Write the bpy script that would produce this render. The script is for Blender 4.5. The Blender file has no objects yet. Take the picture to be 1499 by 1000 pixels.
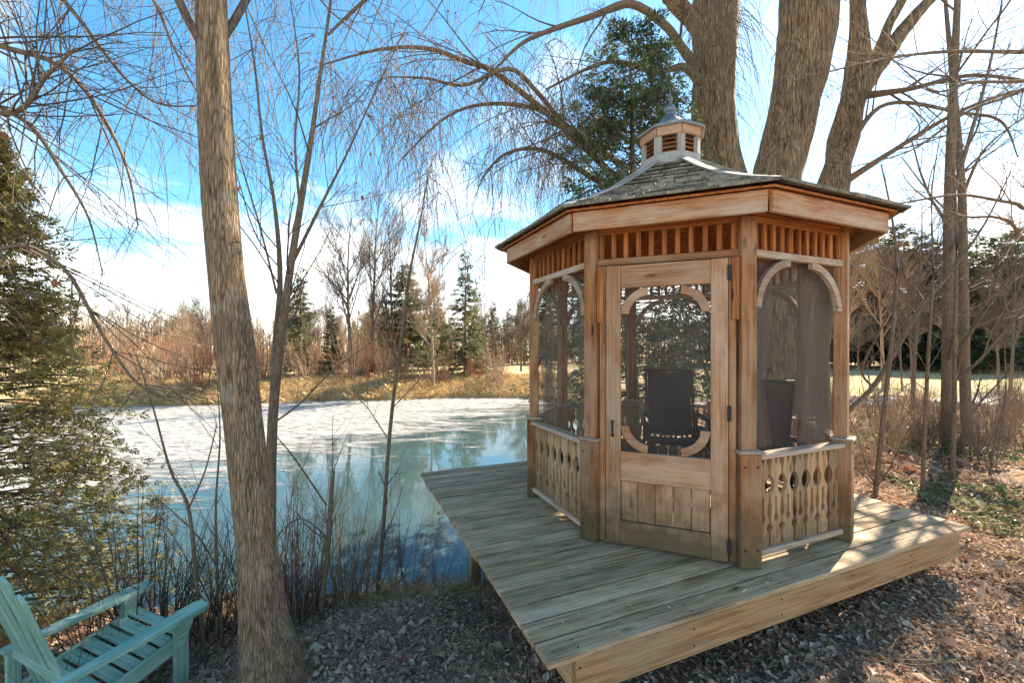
import bpy, bmesh, math, random
import numpy as np
from mathutils import Vector, Matrix
R_ = math.radians
random.seed(7); NR = np.random.default_rng(7)
scene = bpy.context.scene
C = scene.collection

# ------------------------------------------------------------------ camera
F, HY, CAMZ = 620.0, 508.0, 1.44            # focal length in px of a 1499 px wide picture, horizon row, camera height
cam = bpy.data.cameras.new('camera'); cam_o = bpy.data.objects.new('camera', cam); C.objects.link(cam_o)
cam.sensor_width = 36.0; cam.lens = 36.0 * F / 1499.0
cam.shift_y = (HY - 500.0) / 1499.0
cam.clip_start = 0.05; cam.clip_end = 2000
cam_o.location = (0, 0, CAMZ); cam_o.rotation_euler = (R_(90), 0, 0)
scene.camera = cam_o
def P(px, py, Y): return Vector(((px - 749.5) / F * Y, Y, CAMZ + (HY - py) / F * Y))

# ------------------------------------------------------------------ sky, sun, exposure
SUN_AZ, SUN_EL = 49.0, 39.0                 # degrees to the right of straight ahead, above the horizon
world = bpy.data.worlds.new('World'); scene.world = world; world.use_nodes = True
nt = world.node_tree; nt.nodes.clear()
def wn(t, **k):
    n = nt.nodes.new(t)
    for a, b in k.items(): setattr(n, a, b)
    return n
sky = wn('ShaderNodeTexSky', sky_type='NISHITA', sun_disc=False)
sky.sun_elevation = R_(SUN_EL); sky.sun_rotation = R_(SUN_AZ)
sky.air_density = 1.0; sky.dust_density = 0.3; sky.ozone_density = 2.0
hs = wn('ShaderNodeHueSaturation'); hs.inputs['Saturation'].default_value = 1.28; hs.inputs['Hue'].default_value = 0.485
nt.links.new(sky.outputs[0], hs.inputs['Color'])
tc = wn('ShaderNodeTexCoord'); sx = wn('ShaderNodeSeparateXYZ'); nt.links.new(tc.outputs['Generated'], sx.inputs[0])
def wm(op, a, b=None):
    n = wn('ShaderNodeMath', operation=op)
    for i, v in enumerate((a, b)):
        if v is None: continue
        if isinstance(v, (int, float)): n.inputs[i].default_value = v
        else: nt.links.new(v, n.inputs[i])
    return n.outputs[0]
zz = wm('ADD', wm('MAXIMUM', sx.outputs[2], 0.0), 0.22)
cb = wn('ShaderNodeCombineXYZ')
nt.links.new(wm('DIVIDE', sx.outputs[0], zz), cb.inputs[0]); nt.links.new(wm('DIVIDE', sx.outputs[1], zz), cb.inputs[1])
cn = wn('ShaderNodeTexNoise'); cn.inputs['Scale'].default_value = 1.15; cn.inputs['Detail'].default_value = 7; cn.inputs['Roughness'].default_value = 0.58
cn.inputs['Distortion'].default_value = 0.3
nt.links.new(cb.outputs[0], cn.inputs['Vector'])
low = wm('SUBTRACT', 1.0, wm('MULTIPLY', wm('MAXIMUM', sx.outputs[2], 0.0), 2.0))     # more cloud low down, all round
dens = wm('ADD', cn.outputs['Fac'], wm('MULTIPLY', wm('MAXIMUM', low, 0.0), 0.26))
cr = wn('ShaderNodeValToRGB'); cr.color_ramp.elements[0].position = 0.56; cr.color_ramp.elements[1].position = 0.78
nt.links.new(dens, cr.inputs[0])
mx = wn('ShaderNodeMixRGB'); mx.inputs[2].default_value = (7.6, 7.35, 7.0, 1)
nt.links.new(cr.outputs[0], mx.inputs[0]); nt.links.new(hs.outputs[0], mx.inputs[1])
bg = wn('ShaderNodeBackground'); bg.inputs[1].default_value = 0.085
scene.cycles.max_bounces = 6; scene.cycles.transparent_max_bounces = 14; scene.cycles.diffuse_bounces = 3
nt.links.new(mx.outputs[0], bg.inputs[0])
wo = wn('ShaderNodeOutputWorld'); nt.links.new(bg.outputs[0], wo.inputs[0])
sun = bpy.data.lights.new('sun', 'SUN'); sun.energy = 5.0; sun.angle = R_(0.5); sun.color = (1.0, 0.88, 0.70)
sun_o = bpy.data.objects.new('sun', sun); C.objects.link(sun_o)
sd = Vector((math.sin(R_(SUN_AZ)) * math.cos(R_(SUN_EL)), math.cos(R_(SUN_AZ)) * math.cos(R_(SUN_EL)), math.sin(R_(SUN_EL))))
sun_o.rotation_euler = sd.to_track_quat('Z', 'Y').to_euler(); sun_o.location = sd * 40
vs = scene.view_settings; vs.view_transform = 'Standard'; vs.look = 'None'; vs.exposure = 2.05; vs.gamma = 1.0; vs.use_curve_mapping = False

# ------------------------------------------------------------------ helpers
WM = {}
def link(o, parent=None, world=None):
    C.objects.link(o); w = world if world is not None else Matrix.Identity(4)
    WM[o.name] = w.copy()
    if parent is not None:
        o.parent = parent; o.matrix_parent_inverse = WM[parent.name].inverted()
    o.matrix_basis = w
    return o
def tag(o, label, cat, group=None):
    o['label'] = label; o['category'] = cat
    if group: o['group'] = group
    return o
def thing(name, label, cat, loc, group=None, rz=0):
    o = bpy.data.objects.new(name, None); o.empty_display_size = .2
    link(o, None, Matrix.Translation(loc) @ Matrix.Rotation(rz, 4, 'Z'))
    return tag(o, label, cat, group)
def mobj(name, me, mat, parent=None, world=None):
    o = bpy.data.objects.new(name, me)
    if mat and not me.materials: me.materials.append(mat)
    return link(o, parent, world)
def mesh_np(name, v, f, smooth=False):
    """v (n,3), f (m,k) arrays"""
    me = bpy.data.meshes.new(name); v = np.asarray(v, dtype=np.float32); f = np.asarray(f, dtype=np.int32)
    k = f.shape[1]
    me.vertices.add(len(v)); me.vertices.foreach_set('co', v.ravel())
    me.loops.add(f.size); me.loops.foreach_set('vertex_index', f.ravel())
    me.polygons.add(len(f)); me.polygons.foreach_set('loop_start', np.arange(0, f.size, k, dtype=np.int32))
    me.polygons.foreach_set('use_smooth', np.full(len(f), smooth))
    me.update(calc_edges=True); me.validate()
    return me
def frame(p0, p1, up=(0, 0, 1)):
    """matrix: local x from p0 to p1, local z near up, origin in the middle"""
    p0 = Vector(p0); p1 = Vector(p1); x = (p1 - p0).normalized(); u = Vector(up)
    y = u.cross(x)
    if y.length < 1e-5: y = Vector((0, 1, 0)).cross(x)
    y.normalize(); z = x.cross(y)
    m = Matrix((x, y, z)).transposed().to_4x4(); m.translation = (p0 + p1) / 2
    return m
_box = {}
def box_mesh(L, W, T, ch=0.004):
    """box with chamfered edges, length along x; alike boxes share a mesh"""
    key = (round(L, 3), round(W, 3), round(T, 3), ch)
    if key in _box: return _box[key]
    bm = bmesh.new(); bmesh.ops.create_cube(bm, size=1)
    for v in bm.verts: v.co = Vector((v.co.x * L, v.co.y * W, v.co.z * T))
    c = min(ch, W * .3, T * .3)
    if c > 0: bmesh.ops.bevel(bm, geom=bm.edges[:], offset=c, segments=1, affect='EDGES')
    me = bpy.data.meshes.new('board'); bm.to_mesh(me); bm.free(); _box[key] = me
    return me
def board(name, p0, p1, w, t, mat, parent, up=(0, 0, 1), ch=0.004):
    """w across (local y), t along up (local z)"""
    L = (Vector(p1) - Vector(p0)).length
    me = box_mesh(L, w, t, ch)
    if me.materials and me.materials[0] is not mat:
        key = (id(me), mat.name)
        if key not in _box: m2 = me.copy(); m2.materials.clear(); m2.materials.append(mat); _box[key] = m2
        me = _box[key]
    return mobj(name, me, mat, parent, frame(p0, p1, up))
def prism(name, outline, depth, mat, parent, world):
    """outline in local x,z; extruded along local y, centred"""
    n = len(outline); bm = bmesh.new()
    a = [bm.verts.new((x, -depth / 2, z)) for x, z in outline]; b = [bm.verts.new((x, depth / 2, z)) for x, z in outline]
    bm.faces.new(a); bm.faces.new(b[::-1])
    for i in range(n): bm.faces.new((a[i], b[i], b[(i + 1) % n], a[(i + 1) % n]))
    bmesh.ops.recalc_face_normals(bm, faces=bm.faces[:])
    me = bpy.data.meshes.new(name); bm.to_mesh(me); bm.free()
    return mobj(name, me, mat, parent, world)
def tubes_mesh(tubes, name, base=Vector((0, 0, 0))):
    """tubes: list of (points, radii, sides) -> one mesh, relative to base"""
    groups = {}
    for p, r, s in tubes: groups.setdefault((len(p), s), []).append((p, r))
    V, Fc, off = [], [], 0
    for (n, s), lst in groups.items():
        p = np.array([[tuple(q) for q in a] for a, _ in lst], dtype=np.float64) - np.array(base); r = np.array([b for _, b in lst])
        t = np.gradient(p, axis=1); t /= np.linalg.norm(t, axis=2, keepdims=True) + 1e-9
        tm = t.mean(axis=1); ref = np.where(np.abs(tm[:, 2:3]) > .8, np.array([[1., 0, 0]]), np.array([[0, 0, 1.]]))[:, None, :]
        u = np.cross(t, np.broadcast_to(ref, t.shape)); u /= np.linalg.norm(u, axis=2, keepdims=True) + 1e-9
        w = np.cross(t, u); M = len(lst)
        a = np.arange(s) * 2 * np.pi / s
        ring = p[:, :, None, :] + r[:, :, None, None] * (np.cos(a)[None, None, :, None] * u[:, :, None, :] + np.sin(a)[None, None, :, None] * w[:, :, None, :])
        V.append(ring.reshape(-1, 3))
        i = np.arange(M)[:, None, None] * (n * s) + np.arange(n - 1)[None, :, None] * s
        k = np.arange(s)[None, None, :]; k2 = (k + 1) % s
        Fc.append(np.stack([i + k, i + k2, i + s + k2, i + s + k], axis=-1).reshape(-1, 4) + off); off += M * n * s
    return mesh_np(name, np.concatenate(V), np.concatenate(Fc), True)
def rv():
    return Vector((random.gauss(0, 1), random.gauss(0, 1), random.gauss(0, 1))).normalized()
def grow(out, p, d, L, r, lvl, maxl, up=.08, wob=.22, n=(3, 6), ang=(25, 60), ratio=(.4, .7), seg=6, tip=.3, sides=None, tmin=.25):
    d = Vector(d).normalized(); p = Vector(p); pts = [p.copy()]; ds = [d.copy()]
    for i in range(seg):
        d = (d + rv() * wob * .5 + Vector((0, 0, up))).normalized(); p = p + d * (L / seg); pts.append(p.copy()); ds.append(d.copy())
    rad = [r * (1 - (1 - tip) * i / seg) for i in range(seg + 1)]
    s = sides or (8 if r > .05 else 5 if r > .015 else 3)
    out.append((pts, rad, s))
    if lvl < maxl:
        for _ in range(random.randint(*n)):
            t = random.uniform(tmin, .98); i = min(int(t * seg), seg - 1); f = t * seg - i
            q = pts[i].lerp(pts[i + 1], f); dd = ds[i]
            ax = dd.cross(rv()).normalized(); nd = Matrix.Rotation(R_(random.uniform(*ang)), 3, ax) @ dd
            grow(out, q, nd, L * random.uniform(*ratio) * (1.1 - .5 * t), rad[i] * random.uniform(.4, .65), lvl + 1, maxl, up, wob, n, ang, ratio, max(3, seg - 1), tip, None, .15)
def smooth_line(pts, n):
    """Catmull-Rom resample of control points (tuples of any length) to n"""
    a = np.array([tuple(p) for p in pts], dtype=float); m = len(a)
    out = []
    for u in np.linspace(0, m - 1 - 1e-6, n):
        i = int(u); t = u - i
        p0, p1, p2, p3 = a[max(i - 1, 0)], a[i], a[min(i + 1, m - 1)], a[min(i + 2, m - 1)]
        out.append(.5 * ((2 * p1) + (-p0 + p2) * t + (2 * p0 - 5 * p1 + 4 * p2 - p3) * t * t + (-p0 + 3 * p1 - 3 * p2 + p3) * t ** 3))
    return np.array(out)
def sprays(cen, dirs, size, nl=9, wid=.16, flat=.5, droop=0.0):
    """flat fern-like sprays: quads set both sides of an axis"""
    cen = np.asarray(cen, float); d = np.asarray(dirs, float); M = len(cen)
    d = d / (np.linalg.norm(d, axis=1, keepdims=True) + 1e-9)
    up = np.tile(np.array([[0, 0, 1.]]), (M, 1)) * flat + NR.normal(size=(M, 3)) * (1 - flat)
    s = np.cross(d, up); s /= np.linalg.norm(s, axis=1, keepdims=True) + 1e-9
    sz = size * NR.uniform(.6, 1.35, size=(M, 1))
    V = []
    for k in range(nl):
        f = k / max(nl - 1, 1); side = 1 if k % 2 else -1
        a = (.35 + .5 * NR.random((M, 1))) * side if k < nl - 1 else np.zeros((M, 1))
        org = cen + d * sz * f * .75
        ld = d * np.cos(a * 1.3) + s * np.sin(a * 1.3); ld[:, 2:3] -= droop * NR.random((M, 1)) - NR.normal(0, .12, (M, 1))
        ll = sz * (.55 - .3 * f) * NR.uniform(.7, 1.2, (M, 1)); nn = np.cross(ld, np.cross(d, s)); nn /= np.linalg.norm(nn, axis=1, keepdims=True) + 1e-9
        w = nn * ll * wid * 1.4
        V.append(np.stack([org - w * .35, org + ld * ll * .55 - w, org + ld * ll, org + ld * ll * .5 + w], axis=1))
    v = np.stack(V, axis=1).reshape(-1, 3)
    return v, np.arange(len(v)).reshape(-1, 4)

# ------------------------------------------------------------------ materials
def new_mat(name):
    m = bpy.data.materials.new(name); m.use_nodes = True; m.node_tree.nodes.clear(); return m, m.node_tree
class NB:
    def __init__(s, t): s.t = t
    def n(s, typ, ins=None, **k):
        n = s.t.nodes.new(typ)
        for a, b in k.items(): setattr(n, a, b)
        for a, b in (ins or {}).items():
            if hasattr(b, 'is_output') or isinstance(b, bpy.types.NodeSocket): s.t.links.new(b, n.inputs[a])
            else: n.inputs[a].default_value = b
        return n
    def ramp(s, fac, els):
        n = s.n('ShaderNodeValToRGB', {0: fac}); r = n.color_ramp
        while len(r.elements) < len(els): r.elements.new(.5)
        for e, (p, c) in zip(r.elements, els): e.position = p; e.color = (*c, 1) if len(c) == 3 else c
        return n.outputs[0]
    def mix(s, fac, a, b, mode='MIX'):
        n = s.n('ShaderNodeMixRGB', blend_type=mode)
        for i, v in enumerate((fac, a, b)):
            if isinstance(v, bpy.types.NodeSocket): s.t.links.new(v, n.inputs[i])
            elif i == 0: n.inputs[0].default_value = v
            else: n.inputs[i].default_value = (*v, 1)
        return n.outputs[0]
    def math(s, op, a, b=0.0):
        return s.n('ShaderNodeMath', {0: a, 1: b}, operation=op).outputs[0]
    def noise(s, vec, scale, detail=4, rough=.55, dist=0.0):
        return s.n('ShaderNodeTexNoise', {'Vector': vec, 'Scale': scale, 'Detail': detail, 'Roughness': rough, 'Distortion': dist}).outputs['Fac']
    def mapping(s, vec, scale, loc=None):
        n = s.n('ShaderNodeMapping', {'Vector': vec, 'Scale': scale})
        if loc is not None: s.t.links.new(loc, n.inputs['Location'])
        return n.outputs[0]
    def out(s, col, rough=.8, height=None, strength=.3, dist=.01, spec=.3, extra=None):
        ins = {'Roughness': rough, 'Specular IOR Level': spec}
        b = s.n('ShaderNodeBsdfPrincipled', ins)
        if isinstance(col, bpy.types.NodeSocket): s.t.links.new(col, b.inputs['Base Color'])
        else: b.inputs['Base Color'].default_value = (*col, 1)
        if height is not None:
            bp = s.n('ShaderNodeBump', {'Height': height, 'Strength': strength, 'Distance': dist}); s.t.links.new(bp.outputs[0], b.inputs['Normal'])
        o = s.n('ShaderNodeOutputMaterial'); s.t.links.new(b.outputs[0], o.inputs[0])
        return b, o
def wood(name, c1, c2, streak, grey=None, grey_amt=0.0, moss=0.0, moss_top=.45, rough=.75, vary=.25):
    m, t = new_mat(name); b = NB(t)
    oi = b.n('ShaderNodeObjectInfo'); tc = b.n('ShaderNodeTexCoord'); geo = b.n('ShaderNodeNewGeometry')
    ofs = b.math('MULTIPLY', oi.outputs['Random'], 37.0)
    v1 = b.mapping(tc.outputs['Object'], (1.3, 11, 11), ofs); v2 = b.mapping(tc.outputs['Object'], (2.5, 75, 75), ofs); v3 = b.mapping(tc.outputs['Object'], (2.0, 5, 5), ofs)
    n1 = b.noise(v1, 1.6, 5, .6, .6); n2 = b.noise(v2, 1.0, 4, .6); n3 = b.noise(v3, 1.3, 4, .6)
    col = b.ramp(n1, [(.28, c1), (.68, c2)])
    col = b.mix(b.ramp(n2, [(.40, (0, 0, 0)), (.58, (1, 1, 1))]), b.mix(.75, col, streak), col)
    vk = b.n('ShaderNodeTexVoronoi', {'Vector': b.mapping(tc.outputs['Object'], (2.2, 7, 7), ofs), 'Scale': 1.0, 'Randomness': 1.0}).outputs['Distance']
    col = b.mix(b.ramp(vk, [(.05, (1, 1, 1)), (.13, (0, 0, 0))]), col, tuple(c_ * .35 for c_ in streak))
    if grey: col = b.mix(b.math('MULTIPLY', b.ramp(n3, [(.42, (0, 0, 0)), (.62, (1, 1, 1))]), grey_amt), col, grey)
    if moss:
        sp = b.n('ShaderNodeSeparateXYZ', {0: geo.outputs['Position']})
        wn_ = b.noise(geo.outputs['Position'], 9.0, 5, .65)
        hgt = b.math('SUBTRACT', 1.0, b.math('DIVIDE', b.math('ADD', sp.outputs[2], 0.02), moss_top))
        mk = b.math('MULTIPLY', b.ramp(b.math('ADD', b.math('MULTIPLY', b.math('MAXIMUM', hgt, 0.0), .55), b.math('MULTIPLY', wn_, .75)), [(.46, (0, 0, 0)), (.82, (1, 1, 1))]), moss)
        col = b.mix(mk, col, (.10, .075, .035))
    h = b.n('ShaderNodeHueSaturation', {'Color': col, 'Value': b.math('ADD', b.math('MULTIPLY', oi.outputs['Random'], vary * 2), 1 - vary)})
    b.out(h.outputs[0], rough, b.math('ADD', n2, b.math('MULTIPLY', n1, .6)), .45, .006, .25)
    return m
def bark(name, c1, c2, sx=16, sz=2.2, strength=1.0, dist=.03, lichen=None):
    m, t = new_mat(name); b = NB(t); tc = b.n('ShaderNodeTexCoord')
    v = b.mapping(tc.outputs['Object'], (sx, sx, sz)); n1 = b.noise(v, 1.0, 6, .62, .9); n2 = b.noise(tc.outputs['Object'], 3.0, 5, .6)
    vo = b.n('ShaderNodeTexVoronoi', {'Vector': b.mapping(tc.outputs['Object'], (sx * 1.5, sx * 1.5, sz * 1.8)), 'Scale': 1.0}, feature='DISTANCE_TO_EDGE').outputs['Distance']
    hgt = b.math('ADD', n1, b.math('MULTIPLY', b.math('MINIMUM', vo, .35), 1.0))
    col = b.ramp(hgt, [(.42, c1), (.82, c2)])
    col = b.mix(b.ramp(n2, [(.35, (0, 0, 0)), (.7, (1, 1, 1))]), b.mix(.35, col, c1), col)
    if lichen: col = b.mix(b.math('MULTIPLY', b.ramp(b.noise(tc.outputs['Object'], 6, 5, .7), [(.55, (0, 0, 0)), (.7, (1, 1, 1))]), .6), col, lichen)
    b.out(col, .9, hgt, strength, dist, .15); return m
def leafy(name, cols, trans=.35, rough=.55):
    m, t = new_mat(name); b = NB(t); geo = b.n('ShaderNodeNewGeometry')
    n = len(cols); col = b.ramp(geo.outputs['Random Per Island'], [(i / max(n - 1, 1), c) for i, c in enumerate(cols)])
    d = b.n('ShaderNodeBsdfPrincipled', {'Base Color': col, 'Roughness': rough, 'Specular IOR Level': .25})
    tr = b.n('ShaderNodeBsdfTranslucent', {'Color': col}); mx = b.n('ShaderNodeMixShader', {0: trans, 1: d.outputs[0], 2: tr.outputs[0]})
    b.n('ShaderNodeOutputMaterial', {0: mx.outputs[0]}); return m
def plain(name, c, rough=.6, metal=0.0, var=.15, sc=20):
    m, t = new_mat(name); b = NB(t); tc = b.n('ShaderNodeTexCoord'); n = b.noise(tc.outputs['Object'], sc, 5, .6)
    lo = tuple(x * (1 - var) for x in c); hi = tuple(min(1, x * (1 + var)) for x in c)
    p, _ = b.out(b.ramp(n, [(.3, lo), (.7, hi)]), rough, n, .15, .004); p.inputs['Metallic'].default_value = metal; return m

M = {}
M['cedar'] = wood('cedar_wood', (.26, .10, .036), (.43, .195, .075), (.13, .05, .02), (.40, .28, .17), .55, .85, .6)
M['cedar_red'] = wood('cedar_red_wood', (.30, .095, .025), (.47, .185, .055), (.15, .045, .014))
M['door'] = wood('door_wood', (.36, .175, .08), (.49, .28, .145), (.24, .115, .055), (.46, .34, .23), .55, .85, .6, vary=.16)
M['grey_wood'] = wood('weathered_trim', (.36, .25, .16), (.50, .37, .25), (.22, .15, .095), (.48, .41, .33), .6)
M['baluster'] = wood('baluster_wood', (.34, .195, .085), (.48, .31, .15), (.20, .11, .05), (.42, .33, .21), .5, .7, .5)
M['fascia'] = wood('fascia_wood', (.38, .175, .075), (.53, .30, .155), (.24, .10, .04), (.52, .42, .31), .65, vary=.14)
M['deck'] = wood('deck_wood', (.33, .205, .10), (.49, .335, .18), (.10, .06, .032), (.50, .39, .25), .55, vary=.2)
M['rim'] = wood('rim_wood', (.36, .19, .08), (.50, .30, .14), (.20, .095, .04), (.36, .27, .15), .6)
M['shingle'] = wood('roof_shingle', (.10, .095, .07), (.22, .205, .155), (.05, .045, .035), (.33, .32, .25), .5, vary=.45)
M['cap_wood'] = wood('cupola_grey', (.30, .26, .22), (.44, .385, .33), (.22, .18, .15), (.33, .34, .26), .5)
M['metal'] = plain('black_metal', (.02, .02, .02), .5)
M['lead'] = plain('lead_cap', (.16, .17, .18), .45, .6)
M['sling'] = plain('dark_sling', (.05, .035, .035), .75, 0, .3, 120)
M['chair_metal'] = plain('dark_frame', (.025, .022, .022), .4, .5)
M['teal'] = wood('teal_paint', (.20, .38, .28), (.33, .52, .40), (.11, .26, .19), (.46, .55, .45), .5, vary=.1, rough=.6)
M['bark_big'] = bark('bark_ridged', (.10, .065, .038), (.44, .31, .19), 48, 4.5, 1.0, .02, (.33, .32, .25))
M['bark_willow'] = bark('bark_willow', (.085, .055, .03), (.46, .33, .195), 17, 1.6, 1.0, .09)
M['bark_sap'] = bark('bark_sapling', (.11, .078, .05), (.26, .19, .125), 40, 8, .5, .006)
M['twig'] = bark('twig_grey_brown', (.085, .062, .048), (.20, .15, .115), 30, 8, .3, .004)
M['twig_willow'] = bark('twig_willow', (.13, .095, .06), (.30, .22, .13), 30, 8, .3, .004)
M['twig_red'] = bark('twig_red', (.22, .07, .04), (.36, .15, .08), 30, 8, .3, .004)
M['twig_tan'] = bark('twig_tan', (.23, .15, .09), (.42, .30, .19), 30, 8, .3, .004)
M['cedar_leaf'] = leafy('cedar_foliage', [(.09, .105, .024), (.17, .17, .042), (.28, .18, .07), (.27, .25, .075), (.45, .39, .18)])
M['cedar_dark'] = leafy('cedar_dark_foliage', [(.045, .07, .03), (.085, .115, .05), (.14, .165, .08), (.22, .225, .12)])
M['spruce'] = leafy('spruce_foliage', [(.04, .065, .022), (.075, .105, .032), (.12, .145, .045), (.17, .17, .06)], .3)
M['pine_dark'] = leafy('pine_dark_foliage', [(.03, .05, .025), (.06, .085, .04), (.10, .125, .06)], .35)
M['dead_leaf'] = leafy('dead_leaf', [(.20, .07, .025), (.32, .14, .05), (.26, .11, .04)], .3)
M['litter'] = leafy('leaf_litter', [(.20, .11, .065), (.42, .25, .15), (.55, .37, .24), (.34, .16, .08), (.66, .53, .40), (.48, .32, .20)], .15, .7)
M['cover'] = leafy('ground_cover', [(.09, .10, .035), (.12, .15, .05), (.18, .20, .075), (.28, .27, .15), (.33, .23, .14)], .3, .4)
M['straw'] = leafy('dry_grass', [(.45, .30, .13), (.58, .42, .20), (.66, .53, .31), (.50, .27, .10)], .3, .7)
def screen_mat(name, col, alpha, fold=0):
    m, t = new_mat(name); b = NB(t); tc = b.n('ShaderNodeTexCoord'); n = b.noise(tc.outputs['Object'], 3, 4, .6)
    d = b.n('ShaderNodeBsdfDiffuse', {'Color': (*col, 1)}); tr = b.n('ShaderNodeBsdfTransparent')
    f = b.math('ADD', b.math('MULTIPLY', n, .25), alpha - .125)
    mx = b.n('ShaderNodeMixShader', {0: f, 1: tr.outputs[0], 2: d.outputs[0]}); b.n('ShaderNodeOutputMaterial', {0: mx.outputs[0]}); return m
M['screen'] = screen_mat('insect_screen', (.15, .13, .11), .15)
M['curtain'] = screen_mat('sheer_net', (.26, .20, .15), .32)

# ground
m, t = new_mat('ground_soil'); b = NB(t); geo = b.n('ShaderNodeNewGeometry'); pos = geo.outputs['Position']
n1 = b.noise(pos, .35, 6, .6); n2 = b.noise(pos, 9, 6, .7); n3 = b.noise(pos, 55, 4, .7); sp = b.n('ShaderNodeSeparateXYZ', {0: pos})
col = b.ramp(n2, [(.3, (.13, .085, .055)), (.5, (.28, .19, .125)), (.72, (.44, .33, .23))])
far = b.ramp(b.math('DIVIDE', sp.outputs[1], 40.0), [(.16, (0, 0, 0)), (.34, (1, 1, 1))])
fcol = b.ramp(b.noise(pos, .22, 6, .65), [(.3, (.36, .25, .13)), (.5, (.45, .35, .18)), (.7, (.27, .29, .10))])
col = b.mix(far, col, b.mix(.35, fcol, b.ramp(n2, [(.3, (.2, .14, .07)), (.7, (.5, .4, .24))])))
b.out(col, .95, b.math('ADD', n2, b.math('MULTIPLY', n3, .5)), .8, .05, .1); M['ground'] = m
m, t = new_mat('gravel_path'); b = NB(t); pos = b.n('ShaderNodeNewGeometry').outputs['Position']; n = b.noise(pos, 14, 6, .7)
b.out(b.ramp(n, [(.3, (.42, .37, .31)), (.7, (.62, .57, .50))]), .95, n, .5, .02, .1); M['path'] = m
m, t = new_mat('pond_water'); b = NB(t); pos = b.n('ShaderNodeNewGeometry').outputs['Position']
w1 = b.noise(b.mapping(pos, (1.0, 2.2, 1)), 2.2, 3, .5); w2 = b.noise(pos, 14, 3, .5)
p, _ = b.out(b.ramp(b.noise(pos, .5, 4, .6), [(.3, (.030, .054, .056)), (.7, (.042, .074, .074))]), .02, b.math('ADD', w1, b.math('MULTIPLY', w2, .15)), .035, .04, .5)
p.inputs['IOR'].default_value = 1.33; M['water'] = m
m, t = new_mat('pond_ice'); b = NB(t); tcg = b.n('ShaderNodeNewGeometry'); pos = tcg.outputs['Position']
sp = b.n('ShaderNodeSeparateXYZ', {0: pos})
na = b.noise(b.mapping(pos, (.55, 1.5, 1)), 1.1, 7, .65, .7); nb = b.noise(b.mapping(pos, (.9, 2.6, 1)), 3.2, 6, .65, .4)
# ice thins to open water towards the deck: signed distance to a slanted line plus noise
edge = b.math('ADD', b.math('SUBTRACT', sp.outputs[1], 17.6), b.math('MULTIPLY', sp.outputs[0], -1.35))
cov = b.math('ADD', b.math('MULTIPLY', edge, .10), b.math('MULTIPLY', b.math('SUBTRACT', na, .5), 2.4))
fac = b.ramp(b.math('ADD', cov, .35), [(.12, (0, 0, 0)), (.62, (1, 1, 1))])
ic = b.ramp(nb, [(.38, (.085, .08, .07)), (.46, (.19, .185, .17)), (.57, (.33, .32, .305))])
pr = b.n('ShaderNodeBsdfPrincipled', {'Base Color': ic, 'Roughness': .55, 'Specular IOR Level': .3}); tr = b.n('ShaderNodeBsdfTransparent')
bp = b.n('ShaderNodeBump', {'Height': nb, 'Strength': .4, 'Distance': .03}); t.links.new(bp.outputs[0], pr.inputs['Normal'])
mxs = b.n('ShaderNodeMixShader', {0: fac, 1: tr.outputs[0], 2: pr.outputs[0]}); b.n('ShaderNodeOutputMaterial', {0: mxs.outputs[0]}); M['ice'] = m

# ------------------------------------------------------------------ setting: terrain, pond
WATER = -1.2
POND = np.array([(-40, 4.3), (-14, 4.2), (-5, 4.15), (-2.4, 4.35), (-.4, 4.65), (.5, 5.2), (1.4, 6.8), (2.2, 10), (2.9, 16), (2.8, 20.2), (.6, 21.6), (-3, 21.9), (-6, 20.8), (-9, 20.6), (-13, 19.2), (-17, 18.6), (-40, 18)])
def pond_dist(x, y):
    """signed distance to the pond outline, positive on land"""
    p = np.stack([np.asarray(x, float), np.asarray(y, float)], -1); d = np.full(p.shape[:-1], 1e9); ins = np.zeros(p.shape[:-1], bool)
    for i in range(len(POND)):
        a = POND[i]; c = POND[(i + 1) % len(POND)]; e = c - a
        tt = np.clip(((p - a) @ e) / (e @ e), 0, 1); d = np.minimum(d, np.linalg.norm(p - a - tt[..., None] * e, axis=-1))
        cond = (a[1] > p[..., 1]) != (c[1] > p[..., 1])
        with np.errstate(divide='ignore', invalid='ignore'):
            ins ^= cond & (p[..., 0] < (c[0] - a[0]) * (p[..., 1] - a[1]) / (c[1] - a[1] + 1e-12) + a[0])
    return np.where(ins, -d, d)
def ground_z(x, y):
    x = np.asarray(x, float); y = np.asarray(y, float); d = pond_dist(x, y)
    ls = np.where(x < -1, 2.3 + np.clip(-1 - x, 0, 1) * .9, np.where(x < 1.5, 2.3 - (x + 1) / 2.5 * 1.2, 1.1)); ls = np.where(y > 12, 1.6, ls)
    bump = .05 * np.sin(x * 1.3 + y * .7) + .04 * np.sin(x * 2.9 - y * 2.1) + .02 * np.sin(x * 7.1 + y * 5.3)
    land = WATER + .82 * (1 - np.exp(-np.maximum(d, 0) / ls)) + bump * np.clip(d, 0, 1) * np.clip(60 / (np.abs(y) + 40), 0, 1)
    land = land + np.clip(y - 26, 0, 200) * .004
    return np.where(d > 0, land, WATER - .6 * (1 - np.exp(d / 1.0)))
def gz(x, y): return float(ground_z(np.array([x]), np.array([y]))[0])
def axis(lo, hi, fine_lo, fine_hi, st):
    a = list(np.arange(fine_lo, fine_hi, st)); s = st; q = fine_hi
    while q < hi: a.append(q); s *= 1.13; q += s
    a.append(hi); s = st; q = fine_lo - st; pre = []
    while q > lo: pre.append(q); s *= 1.13; q -= s
    pre.append(lo); return np.array(pre[::-1] + a)
ax_, ay_ = axis(-400, 400, -7, 9, .11), axis(-12, 700, 0, 10, .11)
gx, gy = np.meshgrid(ax_, ay_, indexing='ij'); gzz = ground_z(gx, gy)
nx, ny = gx.shape; idx = np.arange(nx * ny).reshape(nx, ny)
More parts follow.
